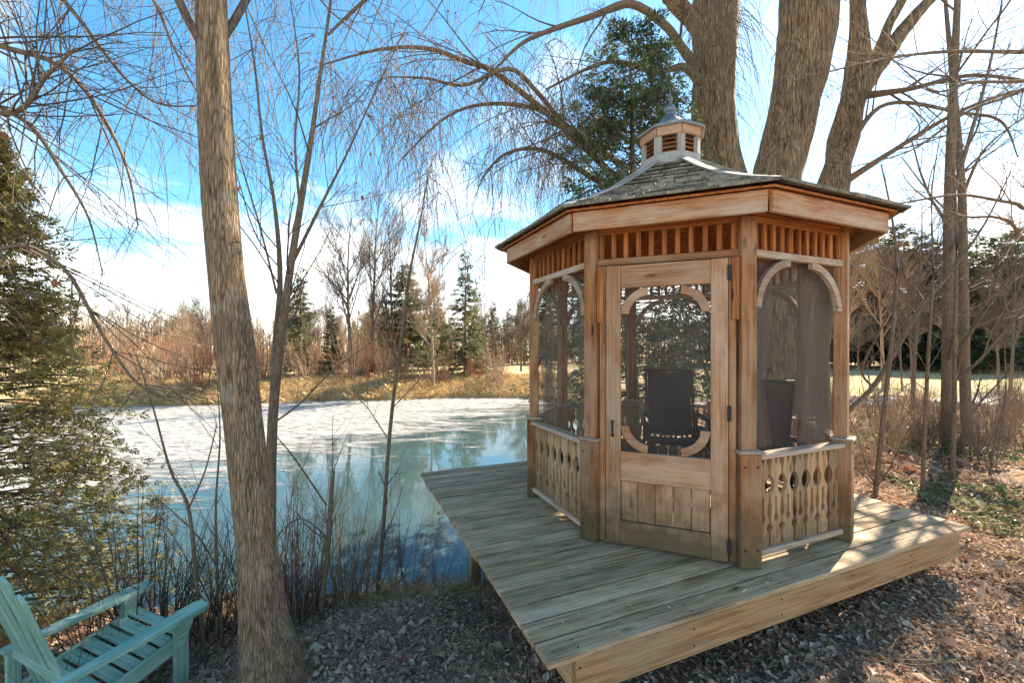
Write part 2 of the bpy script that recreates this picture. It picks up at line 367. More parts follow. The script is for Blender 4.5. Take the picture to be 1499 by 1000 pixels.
fc = np.stack([idx[:-1, :-1], idx[1:, :-1], idx[1:, 1:], idx[:-1, 1:]], -1).reshape(-1, 4)
o = mobj('ground', mesh_np('ground', np.stack([gx, gy, gzz], -1).reshape(-1, 3), fc, True), M['ground']); o['kind'] = 'structure'
def flat_poly(name, pts, z, mat):
    bm = bmesh.new(); bm.faces.new([bm.verts.new((x, y, z)) for x, y in pts]); bmesh.ops.triangulate(bm, faces=bm.faces[:])
    bmesh.ops.recalc_face_normals(bm, faces=bm.faces[:])
    for f in bm.faces:
        if f.normal.z < 0: f.normal_flip()
    me = bpy.data.meshes.new(name); bm.to_mesh(me); bm.free(); o = mobj(name, me, mat); o['kind'] = 'structure'; return o
PW = [(-40, 4.0), (-14, 3.9), (-5, 3.85), (-2.4, 4.0), (-.3, 4.3), (.8, 4.9), (1.8, 6.6), (2.6, 10), (3.3, 16), (3.2, 20.6), (.8, 22), (-3, 22.3), (-6, 21.2), (-9, 21), (-13, 19.6), (-17, 19), (-40, 18.4)]
flat_poly('pond_water', PW, WATER, M['water'])
flat_poly('ice_sheet', [(-39, 5.2), (-8, 5.4), (-2, 6.8), (1.2, 9.5), (2.5, 12), (3.1, 16), (3.0, 20.4), (.7, 21.8), (-3, 22.1), (-6, 21), (-9, 20.8), (-13, 19.4), (-17, 18.8), (-39, 18.2)], WATER + .012, M['ice'])
xs = np.linspace(5.0, 60, 80); pv = []
for x in xs:
    yc = 13.8 + .5 * math.sin(x * .12)
    for k in range(5):
        y = yc - .8 + 1.6 * k / 4; pv.append((x, y, gz(x, y) + .03))
ii = np.arange(len(xs) * 5).reshape(-1, 5)
o = mobj('path', mesh_np('path', np.array(pv), np.stack([ii[:-1, :-1], ii[1:, :-1], ii[1:, 1:], ii[:-1, 1:]], -1).reshape(-1, 4), True), M['path']); o['kind'] = 'structure'

# ------------------------------------------------------------------ deck
TH = R_(22.69); E1 = Vector((math.cos(TH), math.sin(TH), 0)); E2 = Vector((-E1.y, E1.x, 0)); UP = Vector((0, 0, 1))
D0 = Vector((.168, 1.918, 0)); DL, DD = 3.81, 3.17
deck = thing('deck', 'weathered grey plank deck carrying the gazebo at the pond edge', 'deck', D0)
nb_ = 21; pitch = DD / nb_
for i in range(nb_):
    c = D0 + E2 * (pitch * (i + .5)); j0 = random.uniform(-.006, .006); j1 = random.uniform(-.012, .012)
    zt = -.018 + random.uniform(-.0015, .0015)
    board('deck_board', c + E1 * j0 + UP * zt, c + E1 * (DL + j1) + UP * zt, pitch - .013, .034, M['deck'], deck)
def dk(u, v, z): return D0 + E1 * u + E2 * v + UP * z
for u in (.18, .9, 1.6, 2.3, 3.0, DL - .14):
    for v in (.045, .105): board('screw', dk(u, v, -.004), dk(u, v, .0012), .008, .008, M['metal'], deck, up=E1, ch=0)
    for z in (-.09, -.18): board('screw', dk(u, .034, z), dk(u, .0285, z), .010, .010, M['metal'], deck, ch=0)
board('rim_joist', dk(.16, .05, -.135), dk(DL - .12, .05, -.135), .04, .195, M['rim'], deck)
board('rim_joist', dk(.16, DD - .05, -.135), dk(DL - .12, DD - .05, -.135), .04, .195, M['rim'], deck)
for u in (.18, .9, 1.6, 2.3, 3.0, DL - .14): board('joist', dk(u, .075, -.135), dk(u, DD - .075, -.135), .04, .19, M['rim'], deck)
for v in (.45, DD - .5): board('beam', dk(.35, v, -.31), dk(DL - .4, v, -.31), .09, .15, M['rim'], deck)
for u in (.5, 1.9, 3.2):
    for v in (.45, DD - .5):
        q = dk(u, v, 0); g = gz(q.x, q.y); top = -.39
        if g - .05 < top - .02: board('support_post', (q.x, q.y, g - .15), (q.x, q.y, top), .1, .1, M['rim'], deck, up=E1)

# ------------------------------------------------------------------ gazebo
GC = Vector((1.542, 4.128, 0)); GR = 1.336; A0 = .19
def V(a, r, z): a = R_(a + A0); return GC + Vector((r * math.cos(a), r * math.sin(a), z))
ANG = [-135, -90, -45, 0, 45, 90, 135, 180]
gaz = thing('gazebo', 'eight-sided cedar gazebo with shingled roof, louvred cupola and screened door', 'gazebo', GC)
for a in ANG:
    rad = (V(a, 1, 0) - GC).normalized()
    p = board('post', V(a, GR - .01, .74), V(a, GR - .01, 2.30), .10, .085, M['cedar'], gaz, up=rad)
    board('post_sleeve', V(a, GR, .002), V(a, GR, .742), .138, .115, M['cedar'], p, up=rad)
    board('sleeve_cap', V(a, GR, .743), V(a, GR, .765), .172, .15, M['grey_wood'], p, up=rad, ch=.008)
    for s in (-1, 1):
        tn = UP.cross(rad)
        for z in (.66, .12):
            q = V(a, GR + .056, z) + tn * (.04 * s); board('bolt', q, q + rad * .006, .014, .014, M['metal'], p, ch=.003)
# sawn baluster: two mirrored halves with a keyhole and scalloped edges
def baluster_mesh(W, H, T):
    hw = W / 2; n = 44; ts = np.linspace(0, 1, n)
    def outer(t):
        o = 1.0
        o -= .5 * max(0, 1 - abs(t - .20) / .05)                       # small diamond
        if .28 < t < .52: o -= .2 * math.sin((t - .28) / .24 * math.pi)  # waist
        if .56 < t < .80: o -= .72 * math.sin((t - .56) / .24 * math.pi) ** .8   # big scallop
        o -= .10 * max(0, 1 - abs(t - .54) / .02)
        if t > .84: o -= .30 * math.sin(min(1, (t - .84) / .16) * math.pi / 2)
        return o * hw * .90
    def inner(t):
        if .27 < t < .36: return .32 * hw * math.sqrt(max(0, 1 - ((t - .315) / .045) ** 2))
        if .355 <= t < .50: return .15 * hw
        if .50 <= t < .55: return .20 * hw * math.sqrt(max(0, 1 - ((t - .525) / .025) ** 2))
        if t > .90: return .30 * hw * (t - .90) / .10
        return 0.0
    O = np.array([outer(t) for t in ts]); I = np.array([inner(t) for t in ts]); v = []; f = []
    for sgn in (-1, 1):
        b0 = len(v)
        for k in range(n):
            for (xx, yy) in ((I[k], -T / 2), (O[k], -T / 2), (O[k], T / 2), (I[k], T / 2)): v.append((ts[k] * H, xx * sgn, yy))
        for k in range(n - 1):
            for j in range(4):
                if j == 3 and I[k] == 0 and I[k + 1] == 0: continue
                q = [b0 + 4 * k + j, b0 + 4 * k + (j + 1) % 4, b0 + 4 * (k + 1) + (j + 1) % 4, b0 + 4 * (k + 1) + j]
                f.append(q if sgn < 0 else q[::-1])
        e = [b0, b0 + 1, b0 + 2, b0 + 3]; f.append(e); e = [b0 + 4 * (n - 1) + j for j in (3, 2, 1, 0)]; f.append(e)
    return mesh_np('baluster', v, f)
BAL = baluster_mesh(.121, .60, .024); BAL.materials.append(M['baluster'])
def arc_band(r_out, r_in, a0, a1, n=12):
    o = [(r_out * math.cos(a0 + (a1 - a0) * i / n), r_out * math.sin(a0 + (a1 - a0) * i / n)) for i in range(n + 1)]
    return o + [(r_in * math.cos(a0 + (a1 - a0) * i / n), r_in * math.sin(a0 + (a1 - a0) * i / n)) for i in range(n, -1, -1)]
def face_frame(a):
    p, q = V(a, GR, 0), V(a + 45, GR, 0); x = (q - p).normalized(); n = Vector((x.y, -x.x, 0))
    if n.dot((p + q) / 2 - GC) < 0: n = -n
    return p, q, x, n
SIDE = 2 * GR * math.sin(R_(22.5))
for a in ANG:
    p, q, x, n = face_frame(a); mid = (p + q) / 2; w = SIDE
    def fp(u, z, d=0.0): return p + x * u + UP * z + n * d
    # slatted band under the eaves
    board('header_rail', fp(.045, 2.063), fp(w - .045, 2.063), .05, .048, M['grey_wood' if a != -135 else 'cedar'], gaz)
    board('top_beam', fp(.04, 2.305, -.01), fp(w - .04, 2.305, -.01), .05, .07, M['cedar_red'], gaz)
    for k in range(11):
        u = .075 + (w - .15) * k / 10; board('band_slat', fp(u, 2.088, .004), fp(u, 2.27, .004), .034, .022, M['cedar_red'], gaz, up=n)
    if a == -135: continue
    # arched braces
    for s in (0, 1):
        rr = .34
        base = fp(.06, 0, .012) if s == 0 else fp(w - .06, 0, .012)
        dirx = x if s == 0 else -x
        mtx = Matrix((dirx, dirx.cross(UP) * -1, UP)).transposed().to_4x4()
        cpt = base + dirx * .36 + UP * 1.68
        mtx.translation = cpt
        out = [(-xx, zz) for xx, zz in arc_band(.365, .315, R_(4), R_(86))]
        prism('arch_brace', out, .032, M['grey_wood'], gaz, mtx)
    # rails, balusters
    board('hand_rail', fp(.062, .713, .012), fp(w - .062, .713, .012), .088, .034, M['grey_wood'], gaz, ch=.007)
    board('bottom_rail', fp(.066, .075, .012), fp(w - .066, .075, .012), .06, .04, M['grey_wood'], gaz, ch=.006)
    nbal = 7; bw = (w - .15) / nbal
    for k in range(nbal):
        u = .075 + bw * (k + .5); mt = Matrix((UP, x, n)).transposed().to_4x4(); mt.translation = fp(u, .096, .004)
        mobj('baluster', BAL, M['baluster'], gaz, mt)
    # screen and gathered net curtain
    board('screen', fp(.05, 1.385, -.038), fp(w - .05, 1.385, -.038), 1.31, .002, M['screen'], gaz, up=n, ch=0)
    for (u0, u1, g0) in (((.06, .36, .0), (w - .38, w - .06, 1.0)) if a in (180, -90, -45) else ()):
        cols, rows = 26, 10; cv = []
        for i in range(rows):
            z = .74 + 1.29 * i / (rows - 1); pinch = 1 - .35 * math.exp(-((z - 1.15) / .35) ** 2)
            for j in range(cols):
                f = j / (cols - 1); uu = (u0 + (u1 - u0) * (f * pinch if g0 == 0 else 1 - (1 - f) * pinch))
                cv.append(fp(uu, z, -.085 + .022 * math.sin(f * 34 + z * 1.5 + a) + .008 * math.sin(f * 71)))
        ii = np.arange(cols * rows).reshape(rows, cols)
        mobj('net_curtain', mesh_np('net_curtain', np.array([tuple(c - GC) for c in cv]), np.stack([ii[:-1, :-1], ii[:-1, 1:], ii[1:, 1:], ii[1:, :-1]], -1).reshape(-1, 4), True), M['curtain'], gaz, Matrix.Translation(GC))
# door face
p, q, x, n = face_frame(-135); w = SIDE
def fp(u, z, d=0.0): return p + x * u + UP * z + n * d
for u, ww in ((.085, .045), (w - .085, .045)): board('door_jamb', fp(u, .01, 0), fp(u, 2.035, 0), ww, .06, M['cedar'], gaz, up=n)
for u in (.068, w - .068): board('jamb_trim', fp(u, 1.62, .035), fp(u, 2.035, .035), .05, .012, M['cedar_red'], gaz, up=n)
dl, dr = .112, w - .112; dw = dr - dl
door = board('door', fp(dl + .052, .018, .03), fp(dl + .052, 2.03, .03), .104, .036, M['door'], gaz, up=n)
def dpart(nm, u0, z0, u1, z1, ww, tt=.036, dd=.03, mat='door', ch=.004): return board(nm, fp(u0, z0, dd), fp(u1, z1, dd), ww, tt, M[mat], door, up=n, ch=ch)
dpart('stile', dr - .052, .018, dr - .052, 2.03, .104)
for z0, z1 in ((1.865, 2.028), (.475, .685), (.02, .185)):
    zc = (z0 + z1) / 2; dpart('rail', dl + .105, zc, dr - .105, zc, z1 - z0, .034)
for k in range(5):
    bw = (dw - .21) / 5; u = dl + .105 + bw * (k + .5); dpart('panel_board', u, .187, u, .473, bw - .005, .016, .024)
for sx_ in (0, 1):
    for sz_ in (0, 1):
        dirx = x if sx_ == 0 else -x; dz = -1 if sz_ else 1
        corner = fp(dl + .104 if sx_ == 0 else dr - .104, 1.865 if sz_ else .685, .03)
        mt = Matrix((dirx, n, UP)).transposed().to_4x4(); rr = .205
        mt.translation = corner + dirx * rr + UP * (rr * dz)
        pts = [(-xx, -zz * dz) for xx, zz in arc_band(.205, .150, R_(6), R_(84))]
        prism('corner_brace', pts, .028, M['door'], door, mt)
dpart('screen', (dl + dr) / 2, .68, (dl + dr) / 2, 1.87, dw - .2, .002, .018, 'screen', 0)
hx = dl + .05
h = dpart('handle', hx, .80, hx, .90, .014, .014, .075, 'metal')
for z in (.80, .90): board('handle_foot', fp(hx, z, .047), fp(hx, z, .078), .018, .018, M['metal'], h)
for z in (1.93, 1.0, .12): dpart('hinge', dr + .006, z - .05, dr + .006, z + .05, .022, .022, .05, 'metal')
# fascia and roof
RF = 1.585
for a in ANG:
    p0, p1 = V(a, RF, 0), V(a + 45, RF, 0); x = (p1 - p0).normalized(); n = Vector((x.y, -x.x, 0))
    if n.dot(p0 - GC) < 0: n = -n
    zc = 2.322; h0 = .135; e = .012
    board('fascia', p0 + x * e + UP * zc, p1 - x * e + UP * zc, .03, h0, M['fascia'], gaz)
PROF = [(1.665, 2.390), (1.361, 2.512), (.973, 2.700), (.664, 2.880), (.30, 3.115)]
def prof_z(r):
    for (r1, z1), (r2, z2) in zip(PROF, PROF[1:]):
        if r >= r2: return z1 + (z2 - z1) * (r1 - r) / (r1 - r2)
    return PROF[-1][1]
rs = [1.64, 1.5, 1.361, 1.15, .973, .8, .664, .48, .30]
rvs, rfs = [], []
for layer in (0, -.014):
    for r in rs:
        for a in ANG: rvs.append(V(a, r, prof_z(r) + layer) - GC)
nl = len(rs) * 8
for L_ in (0, 1):
    for i in range(len(rs) - 1):
        for k in range(8):
            f = [L_ * nl + i * 8 + k, L_ * nl + i * 8 + (k + 1) % 8, L_ * nl + (i + 1) * 8 + (k + 1) % 8, L_ * nl + (i + 1) * 8 + k]
            rfs.append(f if L_ == 0 else f[::-1])
for k in range(8): rfs.append([k, nl + k, nl + (k + 1) % 8, (k + 1) % 8])
roof = mobj('roof', mesh_np('roof', np.array([tuple(v) for v in rvs]), rfs), M['cedar_red'], gaz, Matrix.Translation(GC))
# rafters seen from below
for a in ANG: board('rafter', V(a, 1.57, prof_z(1.57) - .075), V(a, .33, prof_z(.33) - .075), .04, .085, M['cedar_red'], roof)
courses = 12; hidden = []; cnt = 0
r_list = [1.70 - (1.70 - .31) * i / courses for i in range(courses + 1)]
for a in ANG:
    vis = a in (180, -135, -90, -45)
    for i in range(courses):
        r0, r1 = r_list[i], max(r_list[i + 1] - .05, .30)
        lf = .034 if i else .014; A, B = V(a, r0, prof_z(min(r0, 1.665)) + lf), V(a + 45, r0, prof_z(min(r0, 1.665)) + lf)
        A1, B1 = V(a, r1, prof_z(r1) + .006), V(a + 45, r1, prof_z(r1) + .006)
        wl = (B - A).length; k = max(2, round(wl / .165)); cuts = [0] + sorted([(j + random.uniform(-.22, .22)) / k for j in range(1, k)]) + [1]
        for c0, c1 in zip(cuts, cuts[1:]):
            g = .0025 / wl; jit = random.uniform(-.006, .010)
            q = [A.lerp(B, c0 + g), A.lerp(B, c1 - g), A1.lerp(B1, c1 - g), A1.lerp(B1, c0 + g)]
            out = ((q[0] + q[1]) / 2 - (q[2] + q[3]) / 2).normalized(); q[0] = q[0] + out * jit; q[1] = q[1] + out * jit
            nn = (q[1] - q[0]).cross(q[3] - q[0]).normalized()
            if nn.z < 0: nn = -nn
            th_ = .018 + random.uniform(-.003, .004)
            vs_ = q + [q[0] + nn * th_, q[1] + nn * th_, q[2] + nn * .004, q[3] + nn * .004]
            fs_ = [(4, 5, 6, 7), (0, 4, 7, 3), (1, 2, 6, 5), (0, 1, 5, 4), (3, 7, 6, 2), (3, 2, 1, 0)]
            if vis:
                cc = sum(vs_, Vector()) / 8; fr = frame(q[0].lerp(q[1], .5), q[3].lerp(q[2], .5), nn); fr.translation = cc; iv = fr.inverted()
                mobj('shingle', mesh_np('shingle', np.array([tuple(iv @ v_) for v_ in vs_]), fs_), M['shingle'], roof, fr); cnt += 1
            else:
                hidden.append([tuple(v_ - GC) for v_ in vs_])
hv = np.array(hidden).reshape(-1, 3); hf = np.concatenate([np.array(fs_) + 8 * i for i in range(len(hidden))])
o = mobj('rear_shingles', mesh_np('rear_shingles', hv, hf), M['shingle'], roof, Matrix.Translation(GC)); o['kind'] = 'stuff'
for a in ANG:
    for (r1, r2) in zip((1.67, 1.361, .973, .664), (1.361, .973, .664, .31)):
        board('hip_cap', V(a, r1, prof_z(min(r1, 1.665)) + (.036 if r1 > 1.6 else .047)), V(a, r2, prof_z(r2) + .047), .085, .016, M['cap_wood'], roof)
# cupola
def ring_solid(name, prof, mat, parent, close=True):
    """octagonal solid from (r, z) pairs"""
    v = []; f = []
    for r, z in prof:
        for a in ANG: v.append(tuple(V(a, r, z) - GC))
    for i in range(len(prof) - 1):
        for k in range(8): f.append((i * 8 + k, i * 8 + (k + 1) % 8, (i + 1) * 8 + (k + 1) % 8, (i + 1) * 8 + k))
    return mobj(name, mesh_np(name, v, f), mat, parent, Matrix.Translation(GC))
cup = ring_solid('cupola', [(.315, 3.07), (.283, 3.235), (.25, 3.237), (.25, 3.07)], M['cap_wood'], gaz)
for a in ANG:
    rad = (V(a, 1, 0) - GC).normalized()
    board('cupola_post', V(a, .256, 3.23), V(a, .256, 3.40), .068, .04, M['cap_wood'], cup, up=rad)
    p0, p1 = V(a, .243, 0), V(a + 45, .243, 0); x = (p1 - p0).normalized(); n = ((p0 + p1) / 2 - GC).normalized(); L_ = (p1 - p0).length
    for k in range(4):
        z = 3.255 + .04 * k
        board('louvre', p0 + x * .03 + UP * z, p1 - x * .03 + UP * z, .042, .008, M['cedar_red'], cup, up=(UP * .8 + n * .6), ch=.002)
    p0, p1 = V(a, .284, 3.435), V(a + 45, .284, 3.435)
    board('cupola_fascia', p0 + x * .003, p1 - x * .003, .022, .085, M['door'], cup)
ring_solid('cupola_roof', [(.322, 3.470), (.327, 3.492), (.225, 3.545), (.135, 3.61), (.06, 3.685), (.045, 3.70), (.045, 3.72)], M['lead'], cup)
ring_solid('cupola_soffit', [(.317, 3.470), (.05, 3.474)], M['cap_wood'], cup)
ring_solid('finial', [(.02, 3.70), (.05, 3.735), (.055, 3.76), (.045, 3.79), (.018, 3.81), (.014, 3.84), (.026, 3.86), (.012, 3.89), (.004, 3.94), (.0005, 3.95)], M['lead'], cup)

# ------------------------------------------------------------------ chairs in the gazebo
def sling_chair(loc, rz, label, seat_w=.52):
    t = thing('patio_chair', label, 'chair', loc, 'dark sling chairs inside the gazebo', rz); W = WM[t.name]
    def g(xx, yy, zz_): return W @ Vector((xx, yy, zz_))
    s = seat_w / 2
    def sheet(nm, prof):
        v = []; cols = 7
        for (yy, zz_) in prof:
            for j in range(cols):
                f = j / (cols - 1); v.append((-s + .02 + (seat_w - .04) * f, yy, zz_ - .018 * math.sin(f * math.pi)))
        ii = np.arange(len(v)).reshape(len(prof), cols); me = mesh_np(nm, v, np.stack([ii[:-1, :-1], ii[:-1, 1:], ii[1:, 1:], ii[1:, :-1]], -1).reshape(-1, 4), True)
        o = mobj(nm, me, M['sling'], t, W); md = o.modifiers.new('thick', 'SOLIDIFY'); md.thickness = .012; return o
    sheet('seat', [(-.27, .42), (-.24, .44), (-.1, .43), (.1, .41), (.22, .40)])
    sheet('backrest', [(.20, .43), (.25, .60), (.30, .80), (.345, 1.0), (.37, 1.13), (.385, 1.15)])
    for k in (-1, 1):
        for nm, pts in (('back_frame', [(k * s, .2, .40), (k * s, .30, .8), (k * s, .38, 1.16)]), ('seat_frame', [(k * s, -.28, .43), (k * s, 0, .42), (k * s, .22, .40)]),
                        ('arm', [(k * (s + .05), .27, .66), (k * (s + .06), .0, .66), (k * (s + .06), -.22, .65), (k * (s + .05), -.29, .60)]),
                        ('leg', [(k * (s + .05), -.29, .60), (k * (s + .03), -.26, .3), (k * (s + .03), -.27, .004)]), ('leg', [(k * (s + .03), .25, .66), (k * (s + .03), .26, .3), (k * (s + .03), .30, .004)])):
            pl = smooth_line(pts, 9); me = tubes_mesh([([Vector(q) for q in pl], [.016 if nm != 'arm' else .022] * 9, 8)], nm); mobj(nm, me, M['chair_metal'], t, W)
    for yy, zz_ in ((-.27, .43), (.385, 1.155)):
        mobj('cross_bar', tubes_mesh([([Vector((-s, yy, zz_)), Vector((s, yy, zz_))], [.014, .014], 8)], 'cross_bar'), M['chair_metal'], t, W)
sling_chair((1.80, 4.72, .002), R_(-12), 'dark sling patio chair facing the gazebo door')
sling_chair((2.10, 3.86, .002), R_(190 - 20), 'dark sling patio chair turning its back to the gazebo railing')

# ------------------------------------------------------------------ teal garden chair
tc0 = Vector((-2.6, 2.7, gz(-2.6, 2.7)))
ch_ = thing('adirondack_chair', 'teal painted wooden garden chair with wide flat arm below the cedar', 'chair', tc0)
ARMZ = -.22
def Q(px, py, Y): return P(px, py, Y)
def flatboard(nm, a, b, w, t, up, mat='teal'): return board(nm, a, b, w, t, M[mat], ch_, up=up, ch=.006)
# chair frame: facing direction fd, sideways sd_
fd = Vector((.39, .92, 0)).normalized(); sd_ = Vector((fd.y, -fd.x, 0)); tilt = .02
armR0 = Vector((-2.58, 2.42, -.49)); armR1 = armR0 + fd * .76 + UP * .03
a_side = UP.cross(fd)
# wide arm, tapering to the back
ol = [(-.40, -.035), (-.10, -.045), (.18, -.075), (.36, -.075), (.40, -.05), (.40, .05), (.36, .07), (.10, .06), (-.40, .03)]
fr = frame(armR0, armR1); fr2 = fr @ Matrix.Rotation(R_(-90), 4, 'X')
prism('arm', ol, .026, M['teal'], ch_, fr2)
armL0 = armR0 - sd_ * .68; armL1 = armR1 - sd_ * .68
prism('arm', [(xx, -zz_) for xx, zz_ in ol][::-1], .026, M['teal'], ch_, frame(armL0, armL1) @ Matrix.Rotation(R_(-90), 4, 'X'))
seat_h = -.24
for off in (0, -.66):
    o_ = sd_ * off
    top = armR0 + fd * .62 + UP * .035 + o_; flatboard('front_leg', Vector((top.x, top.y, tc0.z - .03)), top, .095, .028, sd_)
    bp_ = top - UP * .02; mt = Matrix((fd, sd_, UP)).transposed().to_4x4(); mt.translation = bp_ + sd_ * .03
    prism('arm_bracket', [(-.045, 0), (.06, 0), (.05, -.05), (.0, -.17), (-.03, -.2)], .028, M['teal'], ch_, mt)
    s0 = armR0 + fd * .66 + UP * (seat_h + .08) - sd_ * .03 + o_; s1 = armR0 - fd * .22 - UP * .45 - sd_ * .03 + o_; s1.z = max(s1.z, gz(s1.x, s1.y) + .03)
    flatboard('side_rail', s0, s1, .028, .11, UP)
    rp = armR0 + fd * .03 + o_ - sd_ * .02; flatboard('rear_post', Vector((rp.x, rp.y, tc0.z - .05)), rp - UP * .005, .07, .028, sd_)
for k in range(7):
    c = armR0 + fd * (.64 - .085 * k) + UP * (seat_h + .14 - .028 * k) - sd_ * .36
    flatboard('seat_slat', c - sd_ * .31, c + sd_ * .31, .074, .02, UP - fd * .25)
bb = armR0 + fd * .06 - sd_ * .34
flatboard('back_brace', bb - sd_ * .38 + UP * -.02 - fd * .02, bb + sd_ * .37 + UP * -.02 - fd * .02, .05, .06, UP)
for k in range(5):
    u = (k - 2); c = bb + sd_ * (u * .105) - UP * .26 + fd * .05; Lb = .98 - .03 * u * u; lean = (UP * .93 - fd * .28 + sd_ * (u * .045)).normalized()
    wv = .085; mt = Matrix((lean, sd_, lean.cross(sd_))).transposed().to_4x4(); mt.translation = c
    hw = wv / 2; outl = [(0, -hw * .85), (Lb - .05, -hw)] + [(Lb - .05 + .05 * math.sin(th), -hw * math.cos(th)) for th in np.linspace(.3, math.pi - .3, 7)] + [(Lb - .05, hw), (0, hw * .85)]
    prism('back_slat', [(xx, yy) for xx, yy in outl], .02, M['teal'], ch_, mt @ Matrix.Rotation(R_(-90), 4, 'X'))

# ------------------------------------------------------------------ trees near the camera
def tree_obj(name, label, cat, base, group=None): return thing(name, label, cat, base, group)
def add_tubes(nm, tubes, mat, parent, base):
    return mobj(nm, tubes_mesh(tubes, nm, base), mat, parent, Matrix.Translation(base))
def add_wood(main, twigs, mat, twmat, parent, base):
    for i, tb in enumerate(main): add_tubes('limb' if i else 'trunk', [tb], M[mat], parent, base)
    add_tubes('branches', twigs, M[twmat], parent, base)['kind'] = 'stuff'
def leaves_on(tubes, count, size, base, parent, nm='dry_leaf', mat='dead_leaf'):
    pts = [t for t in tubes if t[2] == 3]
    for _ in range(count):
        pl = random.choice(pts)[0]; c = pl[random.randint(len(pl) // 2, len(pl) - 1)]
        d = Vector((random.gauss(0, .5), random.gauss(0, .5), -1)).normalized(); s = d.cross(rv()).normalized(); k = s.cross(d); L_ = size * random.uniform(.7, 1.3)
        v = [c, c + d * L_ * .4 + s * L_ * .28 + k * .1 * L_, c + d * L_ + k * L_ * random.uniform(-.3, .3), c + d * L_ * .4 - s * L_ * .28 + k * .1 * L_]
        mobj(nm, mesh_np(nm, [tuple(q - base) for q in v], [(0, 1, 2, 3)]), M[mat], parent, Matrix.Translation(base))
# the straight trunk in front of the pond
Yt = 2.75; prof = [(400, 1010, 58), (394, 960, 47), (385, 900, 38), (376, 800, 31.5), (365, 690, 30), (355, 600, 29), (344, 500, 29.5), (334, 420, 28), (325, 330, 27), (318, 220, 26), (313, 110, 25), (309, 0, 23.5), (305, -150, 22), (300, -400, 20), (296, -700, 17), (300, -1000, 12)]
q0 = P(400, 1010, Yt); base = Vector((q0.x, q0.y, gz(q0.x, q0.y)))
t = tree_obj('tree', 'straight ridged grey-brown trunk standing on the bank before the pond', 'tree', base)
pts = [P(a, b_, Yt) for a, b_, _ in prof]; rad = [c * Yt / F * .84 for *_, c in prof]
pts = [Vector((pts[0].x + .01, pts[0].y, base.z - .15))] + pts; rad = [rad[0] * 1.35] + rad
ctrl = [(*p_, r_) for p_, r_ in zip(pts, rad)]; sm = smooth_line(ctrl, 90); S = 28; v = []
for i, (x_, y_, z_, r_) in enumerate(sm):
    for k in range(S):
        an = k * 2 * math.pi / S; rr = r_ * (1 + .028 * math.sin(an * 5 + z_ * 1.1) + .022 * math.sin(an * 9 - z_ * 2.3 + 1) + random.uniform(-.012, .012))
        v.append((x_ + rr * math.cos(an) - base.x, y_ + rr * math.sin(an) - base.y, z_ - base.z))
f = [(i * S + k, i * S + (k + 1) % S, (i + 1) * S + (k + 1) % S, (i + 1) * S + k) for i in range(len(sm) - 1) for k in range(S)]
mobj('trunk', mesh_np('trunk', v, f, True), M['bark_big'], t, Matrix.Translation(base))
tw = []
for k in range(7):
    i = random.randint(60, 86); c = Vector(sm[i][:3]); grow(tw, c, (random.uniform(-1, 1), random.uniform(-1, .6), .8), random.uniform(1.4, 2.4), .03, 1, 3, .06, .25, (3, 5))
add_tubes('branches', tw, M['twig'], t, base)['kind'] = 'stuff'
def px_tree(name, label, cat, stems, Y, mat='bark_sap', group=None, kids=10, klen=(.3, .9), lv=2, upk=.06, nleaf=0, ang=(25, 60)):
    """a slender tree from hand-set stems: list of [(px, py, radius_m), ...]; twigs are grown on them"""
    s0 = stems[0][0]; q = P(s0[0], s0[1], Y); base = Vector((q.x, q.y, gz(q.x, q.y))); t = tree_obj(name, label, cat, base, group)
    main, tw = [], []
    for si, st in enumerate(stems):
        pts = [(*P(a, b_, Y + (.12 * si) + (c[0] if c else 0)), r_) for a, b_, r_, *c in st]
        if si == 0: pts = [(pts[0][0], pts[0][1], min(base.z, pts[0][2]) - .06, pts[0][3] * 1.15)] + pts
        pts = [(*q_[:3], q_[3] * (.74 if name == 'young_tree' else 1)) for q_ in pts]; sm = smooth_line(pts, 26); main.append(([Vector(a[:3]) for a in sm], [max(.0015, a[3]) for a in sm], 8))
        for _ in range(kids):
            i = random.randint(5, 25); d = (Vector(sm[i][:3]) - Vector(sm[i - 1][:3])).normalized(); axx = d.cross(rv()).normalized()
            nd = Matrix.Rotation(R_(random.uniform(*ang)), 3, axx) @ d; grow(tw, sm[i][:3], nd, random.uniform(*klen), max(.0022, sm[i][3] * .36), 1, lv, upk, .3, (2, 5))
    add_wood(main, tw, mat, 'twig', t, base)
    if nleaf: leaves_on(tw, nleaf, .05, base, t)
    return t
px_tree('young_tree', 'forked young tree with a few rust leaves right behind the straight trunk', 'tree', [
    [(396, 830, .058), (398, 640, .052), (408, 520, .048), (424, 400, .04), (440, 300, .034), (456, 200, .027), (470, 100, .02), (484, 0, .015), (500, -150, .008)],
    [(397, 650, .035), (402, 520, .034), (410, 410, .03), (402, 300, .02), (384, 200, .015), (372, 90, .011), (350, -40, .006)],
    [(428, 385, .022), (470, 300, .017), (510, 220, .012), (560, 110, .008), (600, 30, .004)],
    [(440, 310, .018), (432, 210, .014), (438, 100, .011), (420, -30, .005)],
    [(405, 430, .016), (380, 330, .012), (356, 250, .009), (335, 170, .005)],
    [(400, 620, .014), (440, 590, .011), (490, 540, .008), (560, 490, .005)]], 3.4, kids=9, klen=(.35, 1.1), lv=3, nleaf=26)
px_tree('sapling', 'thin single-stem sapling in front of open water left of the deck', 'sapling', [
    [(548, 900, .022), (560, 790, .02), (570, 640, .019), (584, 520, .017), (600, 400, .014), (614, 330, .01), (626, 260, .006)],
    [(566, 640, .007), (540, 600, .005), (520, 580, .003)], [(572, 600, .006), (610, 560, .004), (640, 520, .002)]], 4.3, kids=9, klen=(.2, .7), lv=2)
